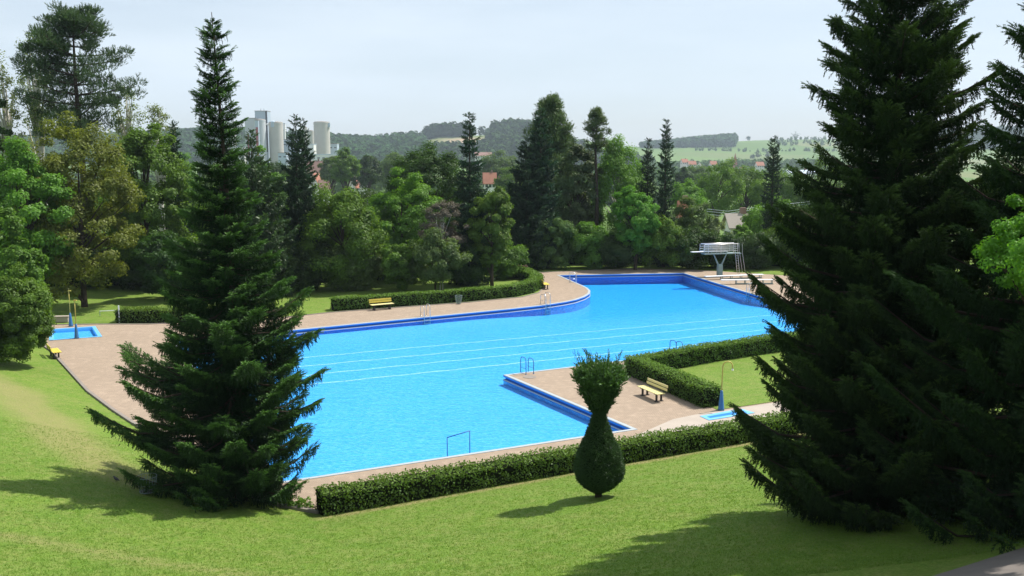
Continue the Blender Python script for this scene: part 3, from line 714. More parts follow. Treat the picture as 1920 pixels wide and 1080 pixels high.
# ------------------------------------------------------------------ topiary yew
def topiary(px, py):
    p = gp(px, py); s = p.y / 1800 * 1.0 / cp
    root = thing('topiary_yew', 'clipped yew with pear shaped body and shaggy vase shaped top', 'topiary', p)
    r = np.random.RandomState(3)
    k = 4.72 / 277.0
    prof = [(7, 0), (12, 11), (28, 20), (42, 36), (46, 58), (42, 78), (37, 95), (26, 117), (19, 137), (12, 158), (16, 170)]
    hh = np.array([b for a, b in prof]) * k; rr = np.maximum(np.array([a for a, b in prof]) * k - .065, .09); hh[0] = .1
    n = 42000; z = r.uniform(.15, hh[-1], n); w_ = np.interp(z, hh, rr); keep = r.rand(n) < w_ / .8 + .1; z = z[keep]; w_ = w_[keep]; n = len(z)
    th = r.uniform(0, 6.283, n); w2 = w_ * (1 + r.normal(0, .035, n) + .045 * np.sin(3 * th + z * 2) + .03 * np.sin(7 * th + z * 5) + .025 * np.sin(11 * th - z * 8))
    T = np.stack([np.cos(th) * w2, np.sin(th) * w2, z], -1)
    ax = np.stack([np.cos(th) + r.normal(0, .5, n), np.sin(th) + r.normal(0, .5, n), .5 + r.normal(0, .4, n)], -1); S = .085 * r.uniform(.6, 1.4, n)
    tip1 = r.rand(n) * .35
    # shaggy top: upright shoots fanning out
    m = 6000; z0 = 162 * k + r.rand(m) ** .9 * 82 * k; q = (z0 - 165 * k) / (78 * k)
    wv = np.interp(q, [0, .15, .4, .7, .95, 1], [.17, .30, .46, .64, .72, .55]) * (1 + .12 * np.sin(3 * q * 6)); th2 = r.uniform(0, 6.283, m); rad = wv * r.rand(m) ** .4
    T2 = np.stack([np.cos(th2) * rad, np.sin(th2) * rad, z0 + r.uniform(-.1, .1, m)], -1)
    ax2 = np.stack([np.cos(th2) * rad * .9 + r.normal(0, .35, m), np.sin(th2) * rad * .9 + r.normal(0, .35, m), .9 + r.normal(0, .3, m)], -1); S2 = .26 * r.uniform(.5, 1.3, m)
    ng = 34; th3 = r.uniform(0, 6.28, ng); T3 = []; A3 = []; S3 = []
    for i in range(ng):
        base = np.array([math.cos(th3[i]) * .55 * r.rand() ** .5, math.sin(th3[i]) * .55 * r.rand() ** .5, 238 * k]); dr = np.array([base[0] * .8, base[1] * .8, 1.0]); L = r.uniform(.3, .75)
        for u in np.arange(0, L, .06): T3.append(base + dr * u); A3.append(dr + r.normal(0, .35, 3)); S3.append(.17)
    T = np.concatenate([T, T2, np.array(T3)]); ax = np.concatenate([ax, ax2, np.array(A3)]); S = np.concatenate([S, S2, np.array(S3)]); tp = np.concatenate([tip1, np.clip(q + r.uniform(-.4, .3, m), 0, 1) * .9, np.full(len(T3), .6)])
    a, b, c = basis(ax, r.uniform(0, 6.28, len(T)))
    V_, F_ = scatter(PROTO_FAR[0][0], PROTO_FAR[0][1], T, a, b, c, S)
    mesh_np('foliage', V_, F_, M['yew'], root, attrs={'tip': np.repeat(tp, len(PROTO_FAR[0][0]))})
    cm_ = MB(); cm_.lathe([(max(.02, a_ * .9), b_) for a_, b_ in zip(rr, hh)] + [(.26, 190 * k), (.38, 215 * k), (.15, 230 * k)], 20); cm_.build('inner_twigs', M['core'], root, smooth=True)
    tb = MB(); tb.tube([(0, 0, -.3), (0, 0, .3), (.02, 0, .6)], [.13, .11, .1], 10); tb.build('trunk', M['bark'], root, smooth=True)
topiary(1122, 932)

# ------------------------------------------------------------------ tree belt (photo column, top row, distance, half width px, crown bottom row)
def BL(label, px, top, Y, hw, bot, mat='green', seed=0, **kw):
    g0 = ghz(Q(px, 500, Y).x, Y); g0 = max(g0, -16)
    t = Q(px, top, Y); b_ = Q(px, bot, Y).z - g0; H = t.z - g0; rx = hw * Y / 1800
    nm = kw.pop('name', 'broadleaf_tree')
    if Y < 130 and Y > 30 and mat != 'birch': kw['per'] = int(kw.get('per', 230) * 1.45); kw['n_cl'] = int(kw.get('n_cl', 70) * 1.25)
    return broadleaf(nm, label, t.x, Y, g0, H, rx, kw.pop('ry', rx * .85), max(.15, b_), seed=seed, mat=mat, **kw)
def CN(label, px, top, Y, prof_px, seed=0, bot=None, **kw):
    g0 = ghz(Q(px, 500, Y).x, Y); t = Q(px, top, Y); H = t.z - g0
    prof = [(f, w_ * Y / 1800) for f, w_ in prof_px]
    kw.setdefault('whorl', .6); kw.setdefault('nb', 6); kw.setdefault('twig', .55); kw.setdefault('dens', 26)
    return conifer(kw.pop('name', 'spruce_tree'), label, t.x, Y, g0, H, prof, seed=seed, far=True, mat=kw.pop('mat', 'spruce_far'), **kw)
GB = 'trees behind the pool'
GLF = 'trees on the left'
BL('bronze olive leaved tree behind the left foot basin', 136, 218, 78, 112, 545, 'olive', 21, n_cl=150, per=230, leaf=.2, clr=.2, group=GLF, shape=.25)
BL('bright green tree at left border with grey trunk', 40, 285, 74, 88, 535, 'bright', 22, n_cl=120, per=240, leaf=.2, clr=.22, group=GLF, shape=.4, trunk_r=.26)
BL('tall green tree between the bronze tree and the tall spruce', 262, 205, 88, 88, 540, 'green', 23, n_cl=140, per=240, leaf=.22, clr=.2, group=GLF, shape=.5)
BL('dark green bush in front of the bronze tree beside the spruce', 300, 430, 82, 60, 560, 'dark', 24, n_cl=60, per=220, leaf=.2, group=GLF, trunk=False)
BL('pale thin birch beside the pine crown', 58, 40, 98, 34, 260, 'birch', 25, n_cl=60, per=60, leaf=.2, clr=.35, droop=.6, group=GLF, bark='birch_bark')
BL('small thin birch top right of the pine', 232, 140, 98, 26, 300, 'birch', 26, n_cl=42, per=60, leaf=.2, clr=.4, droop=.5, group=GLF, bark='birch_bark')
BL('sparse birch top left of the tall spruce', 292, 182, 100, 34, 330, 'birch', 27, n_cl=44, per=55, leaf=.2, clr=.3, droop=.5, group=GLF, bark='birch_bark')
BL('light birch crown cut by the left border', 2, 95, 96, 30, 330, 'birch', 28, n_cl=60, per=60, leaf=.2, clr=.35, droop=.5, group=GLF, bark='birch_bark')
BL('dark tree at the left border under the pine', -5, 195, 92, 40, 500, 'dark', 29, n_cl=70, per=200, leaf=.22, group=GLF)

def pine(label, px, top, Y, hw, bot, seed, mat='pine', dens=1.0, group=GLF, tops=None, flat=.34, nl=13, up=0, tuft=.55):
    """umbrella-like layered pine: limbs carrying cushions of long needles"""
    g0 = max(ghz(Q(px, 500, Y).x, Y), -16); t = Q(px, top, Y); H = t.z - g0; cb = Q(px, bot, Y).z - g0; R0 = hw * Y / 1800
    r = np.random.RandomState(seed); root = thing('pine_tree', label, 'tree', (t.x, Y, g0), 0, group); tb = MB()
    tb.tube([(0, 0, -.3), (.1, 0, H * .4), (-.15, .1, H * .75), (0, 0, H * .97)], [H * .016, H * .012, H * .007, .04], 8)
    cen = []; rc = []
    for i in range(nl):
        h = cb + (H - cb) * (i / nl) ** .9; L0 = R0 * np.interp(i / nl, [0, .25, .55, .8, 1], [.75, 1.0, .86, .62, .2])
        for j in range(6):
            az = r.uniform(0, 6.28); L = L0 * r.uniform(.55, 1.08); e = np.array([math.cos(az) * L, math.sin(az) * L, h + L * r.uniform(.1, .45)])
            if e[2] > H: e[2] = H - r.rand() * .5
            tb.tube([(0, 0, h), (e[0] * .5, e[1] * .5, h + (e[2] - h) * .3), tuple(e)], [.09, .06, .02], 5, cap=False)
            for u in (.45, .72, 1.0):
                c_ = np.array([e[0] * u, e[1] * u, h + (e[2] - h) * u ** 1.6]); cen.append(c_ + r.normal(0, .25, 3)); rc.append(R0 * .15 * r.uniform(.6, 1.3))
    for _ in range(10): cen.append(np.array([r.normal(0, R0 * .12), r.normal(0, R0 * .12), H - abs(r.normal(0, .06 * H))])); rc.append(R0 * .12)
    cen = np.array(cen); rc = np.array(rc); per = int(42 * dens); idx = np.repeat(np.arange(len(cen)), per); m = len(idx)
    g_ = r.normal(size=(m, 3)); g_ /= np.linalg.norm(g_, axis=1, keepdims=True); off = g_ * (r.rand(m) ** .5 * rc[idx])[:, None]; off[:, 2] *= flat * 2
    T = cen[idx] + off; ax = g_ * .6 + np.array([0, 0, .75]) + r.normal(size=(m, 3)) * .3
    a, b, c = basis(ax, r.uniform(0, 6.28, m)); pr = spray_proto(8, seed, .5, .075, .9)
    V_, F_ = scatter(pr[0], pr[1], T, a, b, c, tuft * r.uniform(.7, 1.2, m) * Y / 90)
    mesh_np('crown', V_, F_, M[mat], root, attrs={'tip': np.zeros(len(V_))}); tb.build('trunk', M['bark'], root, smooth=True)
pine('big dark pine above the bronze tree', 135, 18, 92, 106, 262, 31, mat='pine_dark', tuft=.46, dens=1.15)
SP = [(.02, 60), (.2, 62), (.4, 52), (.6, 38), (.8, 22), (.95, 7), (.985, 2)]
COLU = [(.02, 16), (.3, 17), (.6, 15), (.8, 11), (.93, 6), (.985, 2)]
CN('slim small spruce just left of the tall spruce', 324, 226, 92, [(.02, 30), (.4, 24), (.7, 14), (.9, 7), (.985, 2)], 41, group=GLF)
CN('drooping green cypress just right of the tall spruce', 470, 238, 84, [(.02, 74), (.3, 74), (.5, 64), (.66, 52), (.74, 34), (.8, 14), (.9, 9), (.985, 2)], 42, mat='yew', hang=.8, dens=18, group=GB, tipc=.7, name='cypress_tree')
BL('bright green crown between the tall spruce and the twin topped spruce', 505, 300, 92, 42, 520, 'green', 43, n_cl=70, per=220, leaf=.2, group=GB)
CN('twin topped dark spruce left of the town roofs', 553, 213, 88, [(.02, 36), (.3, 38), (.5, 30), (.7, 20), (.85, 12), (.95, 6), (.985, 2)], 44, twig=.45, group=GB)
CN('slimmer right hand top of the twin spruce', 566, 226, 89.5, [(.02, 26), (.5, 24), (.8, 13), (.95, 5), (.985, 2)], 45, group=GB)
BL('rounded green tree below the town roofs', 640, 352, 88, 86, 525, 'green', 46, n_cl=110, per=240, leaf=.2, clr=.22, group=GB)
BL('dark topped broad tree left of the narrow spruce', 800, 262, 104, 95, 520, 'dark', 47, n_cl=120, per=240, leaf=.22, clr=.2, group=GB)
BL('bright green layered tree in the middle of the belt', 752, 318, 94, 76, 520, 'bright', 48, n_cl=110, per=230, leaf=.2, clr=.22, flat=.5, group=GB, droop=.2)
CN('narrow dark spruce in the middle of the belt', 880, 204, 92, [(.02, 46), (.25, 44), (.45, 34), (.62, 22), (.78, 15), (.92, 10), (.985, 5)], 49, twig=.45, group=GB, lift=(.3, -.05, -.3))
BL('bare brownish shrub with a white stem', 828, 365, 88, 40, 480, 'dry', 50, n_cl=60, per=150, leaf=.12, group=GB, bark='birch_bark', stems=2, trunk_r=.05)
BL('grey green shrub below the bare brown one', 815, 440, 86, 58, 535, 'greyleaf', 51, n_cl=60, per=230, leaf=.17, group=GB)
BL('light green leaning tree right of the narrow spruce', 922, 352, 90, 42, 510, 'green', 52, n_cl=90, per=230, leaf=.19, group=GB, shape=.3)
CN('thick dark spruce left of the central pine', 988, 262, 104, [(.02, 42), (.3, 44), (.55, 36), (.75, 24), (.88, 14), (.985, 4)], 53, group=GB)
CN('slim dark spruce against the central pine', 1014, 200, 105, [(.02, 32), (.3, 32), (.6, 24), (.8, 15), (.93, 9), (.985, 3)], 54, group=GB)
pine('broad light green pine in the centre', 1032, 188, 110, 50, 440, 55, mat='pine', dens=1.1, group=GB, nl=17, flat=.6, tuft=.42)
pine('tall thin stemmed pine with a small tufted crown', 1120, 206, 110, 24, 278, 56, group=GB, dens=.5, nl=5, tuft=.36)
BL('green pine mass below the thin stemmed pine', 1085, 255, 112, 50, 480, 'pine', 57, n_cl=100, per=230, leaf=.24, group=GB)
BL('tall weeping birch with yellow green crown', 1162, 232, 112, 56, 470, 'lime', 58, n_cl=120, per=170, leaf=.2, clr=.24, droop=1.0, group=GB, bark='birch_bark', shape=.7)
BL('bright round maple with glossy pale leaves', 1194, 343, 103, 42, 480, 'bright', 59, n_cl=90, per=240, leaf=.2, group=GB, shape=.6)
CN('shorter columnar spruce of the dark pair', 1216, 258, 108, COLU, 60, group=GB, dens=30, twig=.42)
CN('taller columnar spruce of the dark pair', 1250, 221, 106, COLU, 61, group=GB, dens=30, twig=.42)
CN('small columnar spruce left of the big right spruce', 1452, 252, 112, COLU, 62, group=GB, dens=30, twig=.42)
BL('grey leaved willow shrub right of the columnar spruces', 1303, 372, 108, 42, 490, 'greyleaf', 63, n_cl=70, per=220, leaf=.19, group=GB)
BL('pale feathery shrub above the diving platform', 1346, 402, 106, 28, 485, 'birch', 64, n_cl=50, per=200, leaf=.18, group=GB, droop=.5, trunk=False)
BL('yellow green bush behind the diving ladder', 1392, 420, 106, 32, 500, 'lime', 65, n_cl=50, per=220, leaf=.2, group=GB, trunk=False)
# understorey shrubs along the back of the lawn and behind the diving area
und = [('dark shrub beyond the lawn right of the tall spruce', 470, 470, 86, 62, 575, 'green'), ('dark shrub under the twin topped spruce', 560, 455, 86.5, 58, 560, 'dark'),
       ('green shrub under the rounded green tree', 665, 445, 88, 56, 550, 'greyleaf'), ('pale flowered shrub at the middle of the lawn edge', 752, 458, 87, 36, 545, 'green'),
       ('dark shrub at the lawn edge under the narrow spruce', 880, 450, 91, 48, 535, 'dark'), ('green shrub by the end of the curved hedge', 945, 455, 96, 42, 525, 'green'),
       ('broad leaved shrub beneath the thick dark spruce', 1040, 412, 104, 44, 505, 'greyleaf'), ('dark shrub left of the back ladder', 990, 430, 104, 40, 512, 'dark'),
       ('dark green shrub below the weeping birch', 1110, 415, 104.5, 46, 505, 'green'), ('dark shrub below the bright maple', 1150, 448, 104, 44, 505, 'dark'),
       ('deep green shrub behind the pool corner', 1245, 408, 103.5, 48, 505, 'green'), ('dark shrub left of the diving platform', 1300, 425, 103.5, 46, 506, 'dark'),
       ('dark shrub behind the platform column', 1360, 440, 105, 46, 508, 'dark'), ('dark shrub behind the diving ladder', 1420, 430, 104, 48, 515, 'dark'),
       ('leafy dark shrub right of the diving ladder', 1490, 400, 106, 60, 520, 'green'), ('dark bush behind the short hedge at left', 250, 470, 88, 50, 565, 'dark'),
       ('bushy undergrowth behind the left trunk', 60, 430, 86, 70, 575, 'dark'), ('low dark bush left of the bronze tree trunk', 175, 470, 90, 60, 562, 'dark'),
       ('shaded bush behind the spruce at left', 380, 440, 88, 60, 570, 'dark')]
for i, (lb, px, tp_, Y, hw, bt, mt) in enumerate(und):
    BL(lb, px, tp_, Y, hw, bt, mt, 100 + i, n_cl=60, per=230, leaf=.18, clr=.3, trunk=False, group='shrubs behind the pool', name='shrub', cat='shrub', hollow=.4, shape=.2)
# clipped tall dark hedge wall behind the shrubs, closing the view under the crowns
def hedge_wall(label, pth, hgt, seed):
    return hedge(label, pth, 2.0, hgt, seed, dens=45, leaf=.3, group='tall hedges')
hedge_wall('tall shaded hedge behind the far lawn', path_px([(-60, 538), (150, 533), (330, 531), (520, 530), (700, 523), (860, 512), (960, 500)]), 3.6, 200)
hedge_wall('tall shaded hedge behind the diving area', path_px([(965, 497), (1100, 493), (1290, 491), (1460, 497), (1620, 515)]), 3.0, 201)

# second row that closes the belt
row = [('backmost dark tree at the far left', 20, 330, 112, 90, 'dark'), ('backmost tree behind the bronze tree', 190, 330, 114, 100, 'green'), ('backmost tree left of the tall spruce', 330, 345, 116, 90, 'dark'), ('backmost tree behind the cypress', 430, 350, 116, 90, 'green'),
       ('backmost tree right of the twin topped spruce', 600, 372, 114, 70, 'green'), ('backmost tree above the grey green shrub', 700, 352, 116, 80, 'dark'), ('backmost tree behind the narrow spruce', 870, 350, 118, 80, 'dark'), ('backmost tree below the orange roof', 935, 372, 116, 60, 'green'),
       ('backmost tree between the pines', 1070, 300, 118, 60, 'dark'), ('backmost green tree below the columnar pair', 1240, 395, 116, 60, 'dark'), ('backmost leafy tree above the diving ladder', 1450, 380, 120, 60, 'green'), ('backmost tree behind the big right spruce', 1580, 370, 118, 90, 'dark')]
for i, (lb, px, tp_, Y, hw, mt) in enumerate(row): BL(lb, px, tp_, Y, hw, 530, mt, 600 + i, n_cl=70, per=190, leaf=.24, clr=.26, group='second row of trees', hollow=.4)

# trees beyond the belt, before the town
GF = 'trees between pool and town'
mid = [('rounded pale green tree below the silos', 648, 282, 330, 28, 345, 'green'), ('grey green tree right of the town roof', 622, 290, 380, 26, 345, 'greyleaf'), ('dark tree behind the town roofs', 690, 292, 360, 30, 350, 'dark'),
       ('pale tree behind the dark topped tree', 740, 285, 420, 36, 350, 'greyleaf'), ('green tree above the orange roof', 935, 285, 430, 40, 345, 'greyleaf'), ('low green tree by the orange roof', 960, 318, 300, 34, 375, 'green'),
       ('green tree right of the columnar pair', 1290, 338, 190, 34, 410, 'bright'), ('wide green tree left of the church spire', 1345, 310, 210, 52, 410, 'green'), ('big green tree below the church spire', 1400, 302, 230, 56, 410, 'green'),
       ('green tree beside the small columnar spruce', 1460, 315, 220, 50, 410, 'green'), ('grey tree far below the field', 1310, 312, 420, 40, 360, 'greyleaf'), ('dark tree right of the columnar pair in the dip', 1285, 318, 380, 24, 365, 'dark'),
       ('green tree behind the right spruce', 1540, 310, 220, 60, 420, 'green'), ('tree glimpsed between the two right spruces', 1760, 320, 190, 80, 430, 'green'), ('tree behind the second right spruce', 1880, 310, 190, 80, 430, 'green'),
       ('tree behind the tall spruce at left', 420, 300, 250, 50, 400, 'greyleaf'), ('tree left of the cement works', 340, 290, 270, 40, 400, 'green'), ('dark tree below the cement works', 520, 305, 300, 40, 360, 'dark')]
for i, (lb, px, tp_, Y, hw, bt, mt) in enumerate(mid):
    BL(lb, px, tp_, Y, hw, bt, mt, 300 + i, n_cl=80, per=190, leaf=.26 * Y / 150, clr=.26, group=GF, hollow=.4)
# left front: round bush and low tree
BL('large round dark bush at the left edge beside the deck', 22, 505, 53, 78, 704, 'green', 71, n_cl=170, per=360, leaf=.11, clr=.2, group='left bushes', trunk=False, hollow=.35, shape=.2, name='shrub', cat='shrub')
BL('lighter green bush behind the large round one', 12, 400, 62, 60, 640, 'green', 72, n_cl=110, per=240, leaf=.16, clr=.2, group='left bushes', trunk=False, name='shrub', cat='shrub')
# sunlit leafy branch at the right border
BL('sunlit leafy tree cut by the right border', 2010, 340, 16.5, 178, 590, 'bright', 73, n_cl=100, per=260, leaf=.06, clr=.13, group='right border', ry=1.2)
# weeds at the end of the near hedge
for i, (px, py, s) in enumerate(((520, 948, .35), (548, 950, .45), (572, 954, .4), (893, 910, .3))):
    q = gp(px, py)
    broadleaf('weed_plant', ['low weeds left of the hedge end by the spruce', 'leafy weeds beside the hedge end', 'leafy weeds against the hedge end', 'small weed at the hedge foot'][i], q.x, q.y, q.z, s, s * .9, s * .7, .02, seed=400 + i, n_cl=14, per=40, leaf=.08, clr=.3, trunk=False, cat='plant', group='weeds', mat='bright')

# ------------------------------------------------------------------ far woods
def woods(name, label, trees, seed, mat='far_wood'):
    """trees = array of x, y, z, height, radius"""
    r = np.random.RandomState(seed); t = np.array(trees); k = 26; t[:, 3] *= r.uniform(.7, 1.25, len(t)); m = len(t); idx = np.repeat(np.arange(m), k); g_ = r.normal(size=(m * k, 3)); g_ /= np.linalg.norm(g_, axis=1, keepdims=True)
    T = np.stack([t[idx, 0] + g_[:, 0] * t[idx, 4] * .8, t[idx, 1] + g_[:, 1] * t[idx, 4] * .8, t[idx, 2] + t[idx, 3] * (.52 + .42 * g_[:, 2])], -1)
    nr = g_ + np.array([0, 0, .4]) + r.normal(size=g_.shape) * .3; nr /= np.linalg.norm(nr, axis=1, keepdims=True); rv = r.normal(size=g_.shape); a = rv - nr * (rv * nr).sum(1, keepdims=True); a /= np.linalg.norm(a, axis=1, keepdims=True)
    S = t[idx, 4] * r.uniform(.7, 1.2, m * k); T = T - a * S[:, None] * .5
    V_, F_ = scatter(LEAF[0], LEAF[1], T, a, np.cross(nr, a), nr, S, S * 1.3)
    o = mesh_np(name, V_, F_, M[mat]); return tag(o, kind='stuff', label=label, cat='wood')
def wood_band(n, px0, px1, d0, d1, hmin, hmax, seed, cond=None):
    r = np.random.RandomState(seed); px = r.uniform(px0, px1, n); u = (px - 960) / FPX; Y = np.sqrt(r.uniform(d0 ** 2, d1 ** 2, n)); X = u * Y
    Z = height(X, Y); h = r.uniform(hmin, hmax, n); ok = np.ones(n, bool) if cond is None else cond(px, Y)
    return np.stack([X, Y, Z, h, h * r.uniform(.3, .45, n)], -1)[ok]
woods('forest', 'dark forest along the ridge behind the silos', wood_band(3200, -80, 800, 1350, 1960, 11, 19, 1), 1)
woods('forest', 'forested hilltop round the sandy quarry', np.concatenate([wood_band(1500, 770, 1220, 1350, 2040, 12, 20, 2, lambda p, y: ~((p > 775) & (p < 915) & (y > 1720) & (y < 1968))), wood_band(400, 800, 880, 1975, 2040, 18, 26, 7), wood_band(300, 925, 1060, 1850, 2040, 18, 26, 8)]), 2)
woods('forest', 'wooded band at the top of the green field', wood_band(1000, 1200, 1375, 2650, 3000, 12, 26, 3), 3)
woods('forest', 'scrubby woodland across the valley slope', np.concatenate([wood_band(420, 1180, 1560, 1500, 1750, 8, 15, 4), wood_band(260, 1200, 1600, 900, 1300, 6, 11, 5), wood_band(90, 1230, 1600, 1990, 2010, 6, 11, 21), wood_band(70, 1300, 1600, 2520, 2540, 6, 11, 22), wood_band(90, 1440, 1600, 2700, 3100, 8, 14, 23), wood_band(500, 900, 1250, 700, 1300, 6, 12, 9)]), 4, 'far_green')
woods('forest', 'distant wood between the two right spruces', wood_band(800, 1690, 1960, 2500, 3150, 16, 30, 6), 6)
woods('forest', 'valley trees in front of the ridge forest', np.concatenate([wood_band(600, -80, 780, 520, 900, 7, 13, 10), wood_band(300, 700, 1300, 450, 700, 6, 10, 11)]), 10, 'far_green')
for i, (px, Y, h, lb) in enumerate(((1398, 3150, 14, 'lone tree on the skyline of the green field'), (1416, 2300, 17, 'round tree standing in the green field'), (1407, 2290, 11, 'smaller tree beside the round field tree'), (1436, 2300, 19, 'widest tree in the green field'), (1485, 3000, 24, 'tree clump at the right end of the field skyline'), (1376, 1700, 17, 'tree by the hedgerow left of the church spire'))):
    u = (px - 960) / FPX; X = u * Y; broadleaf('field_tree', lb, X, Y, ghz(X, Y), h, h * .5, h * .5, h * .15, seed=500 + i, n_cl=16, per=20, leaf=2.4, clr=.5, mat='far_wood', group='trees in the far field')

# ------------------------------------------------------------------ cement works
def silo(label, px, Y, top, hw, base, mat, cap=None):
    t = Q(px, top, Y); zb_ = Q(px, base, Y).z - 20; rr = hw * Y / 1800; root = thing('storage_silo', label, 'silo', (t.x, Y, zb_), 0, 'cement works silos'); h = t.z - zb_
    m = MB(); m.lathe([(rr, 0), (rr, h - 1.6), (rr * 1.02, h - 1.5), (rr * 1.02, h)], 40); m.build('shell', M[mat], root)
    m = MB(); m.lathe([(rr * .96, h + .01), (rr * .9, h + .8), (.3, h + 1.4)], 32); m.build('roof', M['roof_grey'], root)
    return root, h, rr
s1, h1, r1 = silo('wide freestanding concrete silo at the right of the works', 603, 1080, 229.5, 14.7, 289, 'silo')
m = MB(); m.box((r1 * .95, -r1 * .3, h1 - 3), (3, 3, 5)); m.build('roof_hatch', M['sheet'], s1)
s2, h2, r2 = silo('tapering concrete silo with a round hood beside the tower', 517, 1050, 230, 13, 292, 'silo')
m = MB(); m.lathe([(r2 * .32, 0), (r2 * .32, 6), (.4, 7.2)], 16, c=(-r2 * .2, -r2 * .75, h2 - 5)); m.build('hood', M['sheet'], s2)
silo('white silo in front of the tall cement tower', 487, 1040, 225, 10.5, 290, 'silo_light')
silo('small far silo left of the wide one', 583, 1200, 246, 5, 290, 'silo')
silo('thin far silo behind the twin topped spruce', 572, 1220, 240, 4, 290, 'silo')
silo('dark thin silo partly hidden by the tall spruce', 438, 1080, 240, 4, 290, 'silo')
def works_box(name, label, x0, x1, top, base, Y, depth, mat, extra=None, cat='building', group='cement works buildings'):
    a = Q(x0, top, Y); b = Q(x1, top, Y); zb_ = Q(x0, base, Y).z - 12; w_ = b.x - a.x
    root = thing(name, label, cat, ((a.x + b.x) / 2, Y + depth / 2, zb_), 0, group); h = a.z - zb_
    m = MB(); m.box((0, 0, h / 2), (w_, depth, h)); m.build('wall', M[mat], root, bevel=.1)
    m = MB(); m.box((0, 0, h + .31), (w_ + .5, depth + .5, .6)); m.build('roof', M['roof_grey'] if mat != 'whitewall' else M['sheet'], root)
    return root, w_, h, depth
t1, w1, hh1, d1 = works_box('cement_tower', 'tallest blue grey tower with roof aerials', 477.5, 501, 208.5, 292, 1060, 14, 'sheet', cat='tower')
for q in (-2, 1.5): m = MB(); m.box((q, 0, hh1 + 1.8), (.4, .4, 2.6)); m.build('aerial', M['tower'], t1)
m = MB(); m.box((w1 / 2 - 1.2, -d1 / 2 - .3, hh1 - 22), (1.6, .5, 44)); m.build('duct', M['black'], t1)
t2, w2, hh2, d2 = works_box('cement_tower', 'pale grey block left of the tallest tower with red panel', 458.5, 480, 222, 292, 1056, 12, 'silo_light', cat='tower')
for q, s in ((-w2 / 2 + 3.2, 5),):
    m = MB(); m.box((q, -d2 / 2 - .25, hh2 - 30), (1.3, .5, 26)); m.build('panel', M['redpanel'], t2)
t3, w3, hh3, d3 = works_box('cement_tower', 'narrow red striped stair tower between block and white silo', 478, 484, 226, 292, 1028, 3, 'sheet', cat='tower')
m = MB(); m.box((0, -d3 / 2 - .2, hh3 - 22), (2.4, .4, 30)); m.build('panel', M['redpanel'], t3)
wb = [('low white hall roof right of the cement works', 575, 640, 290, 302, 980, 40, 'whitewall'), ('small white shed right of the wide silo', 617, 632, 270, 288, 1100, 12, 'sheet'), ('white equipment block between the silos', 568, 588, 271, 292, 1045, 14, 'whitewall'),
      ('grey conveyor house between the silos', 530, 560, 262, 292, 1090, 12, 'sheet'), ('blue grey loading bay in front of the tapering silo', 521, 537, 287, 304, 1000, 10, 'sheet'), ('white low building left of the works', 418, 458, 276, 296, 1070, 14, 'whitewall'), ('thin light chimney block behind the conveyor house', 531, 534, 232, 262, 1110, 3, 'whitewall')]
for lb, x0, x1, tp_, bs_, Y, dp, mt in wb:
    rt, ww, hh_, dd_ = works_box('works_building', lb, x0, x1, tp_, bs_, Y, dp, mt)
    for q in np.arange(-ww / 2 + 2, ww / 2 - 1.5, 5):
        if ww > 6: m = MB(); m.box((q, -dd_ / 2 - .03, hh_ * .82), (2.6, .1, 1.2)); m.build('window', M['glass'], rt)
m = MB(); a = Q(500, 233, 1055); b = Q(508, 235, 1045); m.tube([a, b], .9, 8); o = m.build('conveyor_bridge', M['whitewall']); tag(o, 'white conveyor bridge joining the white silo to the tapering silo', 'conveyor')

# ------------------------------------------------------------------ town houses
def house(label, px, py_eave, Y, wpx, rz, roof, hroof=3.2, wallh=5, chim=True, wallm='whitewall'):
    e = Q(px, py_eave, Y); w_ = wpx * Y / 1800; d_ = w_ * .8; root = thing('house', label, 'house', (e.x, Y, e.z - wallh), rz, 'houses in the valley')
    m = MB(); m.box((0, 0, wallh / 2 - 4), (w_, d_, wallh + 8)); m.add([(-w_ / 2, -d_ / 2, wallh), (-w_ / 2, d_ / 2, wallh), (-w_ / 2, 0, wallh + hroof - .1)], [(0, 2, 1)]); m.add([(w_ / 2, -d_ / 2, wallh), (w_ / 2, d_ / 2, wallh), (w_ / 2, 0, wallh + hroof - .1)], [(0, 1, 2)]); m.build('wall', M[wallm], root)
    m = MB(); o = .5; k = hroof / (d_ / 2)
    for s in (-1, 1):
        p = [(-w_ / 2 - o, s * (d_ / 2 + o), wallh - o * k), (w_ / 2 + o, s * (d_ / 2 + o), wallh - o * k), (w_ / 2 + o, 0, wallh + hroof), (-w_ / 2 - o, 0, wallh + hroof)]
        p += [(x, y, z + .25) for x, y, z in p]; m.add(p, [(0, 1, 2, 3), (7, 6, 5, 4), (0, 4, 5, 1), (1, 5, 6, 2), (3, 2, 6, 7), (0, 3, 7, 4)])
    rf = m.build('roof', M[roof], root)
    if chim: m = MB(); m.box((w_ * .2, .3, wallh + hroof + .3), (.8, .8, 1.6)); m.build('chimney', M['roof_brown'], rf)
    for x in (-.3, 0, .3): m = MB(); m.box((x * w_, -d_ / 2 - .03, wallh - 1.6), (1.1, .1, 1.3)); m.build('window', M['glass'], root)
    for y in (-.18, .18):
        for s in (-1, 1): m = MB(); m.box((s * (w_ / 2 + .03), y * d_, wallh - 1.6), (.1, 1.0, 1.3)); m.build('window', M['glass'], root)
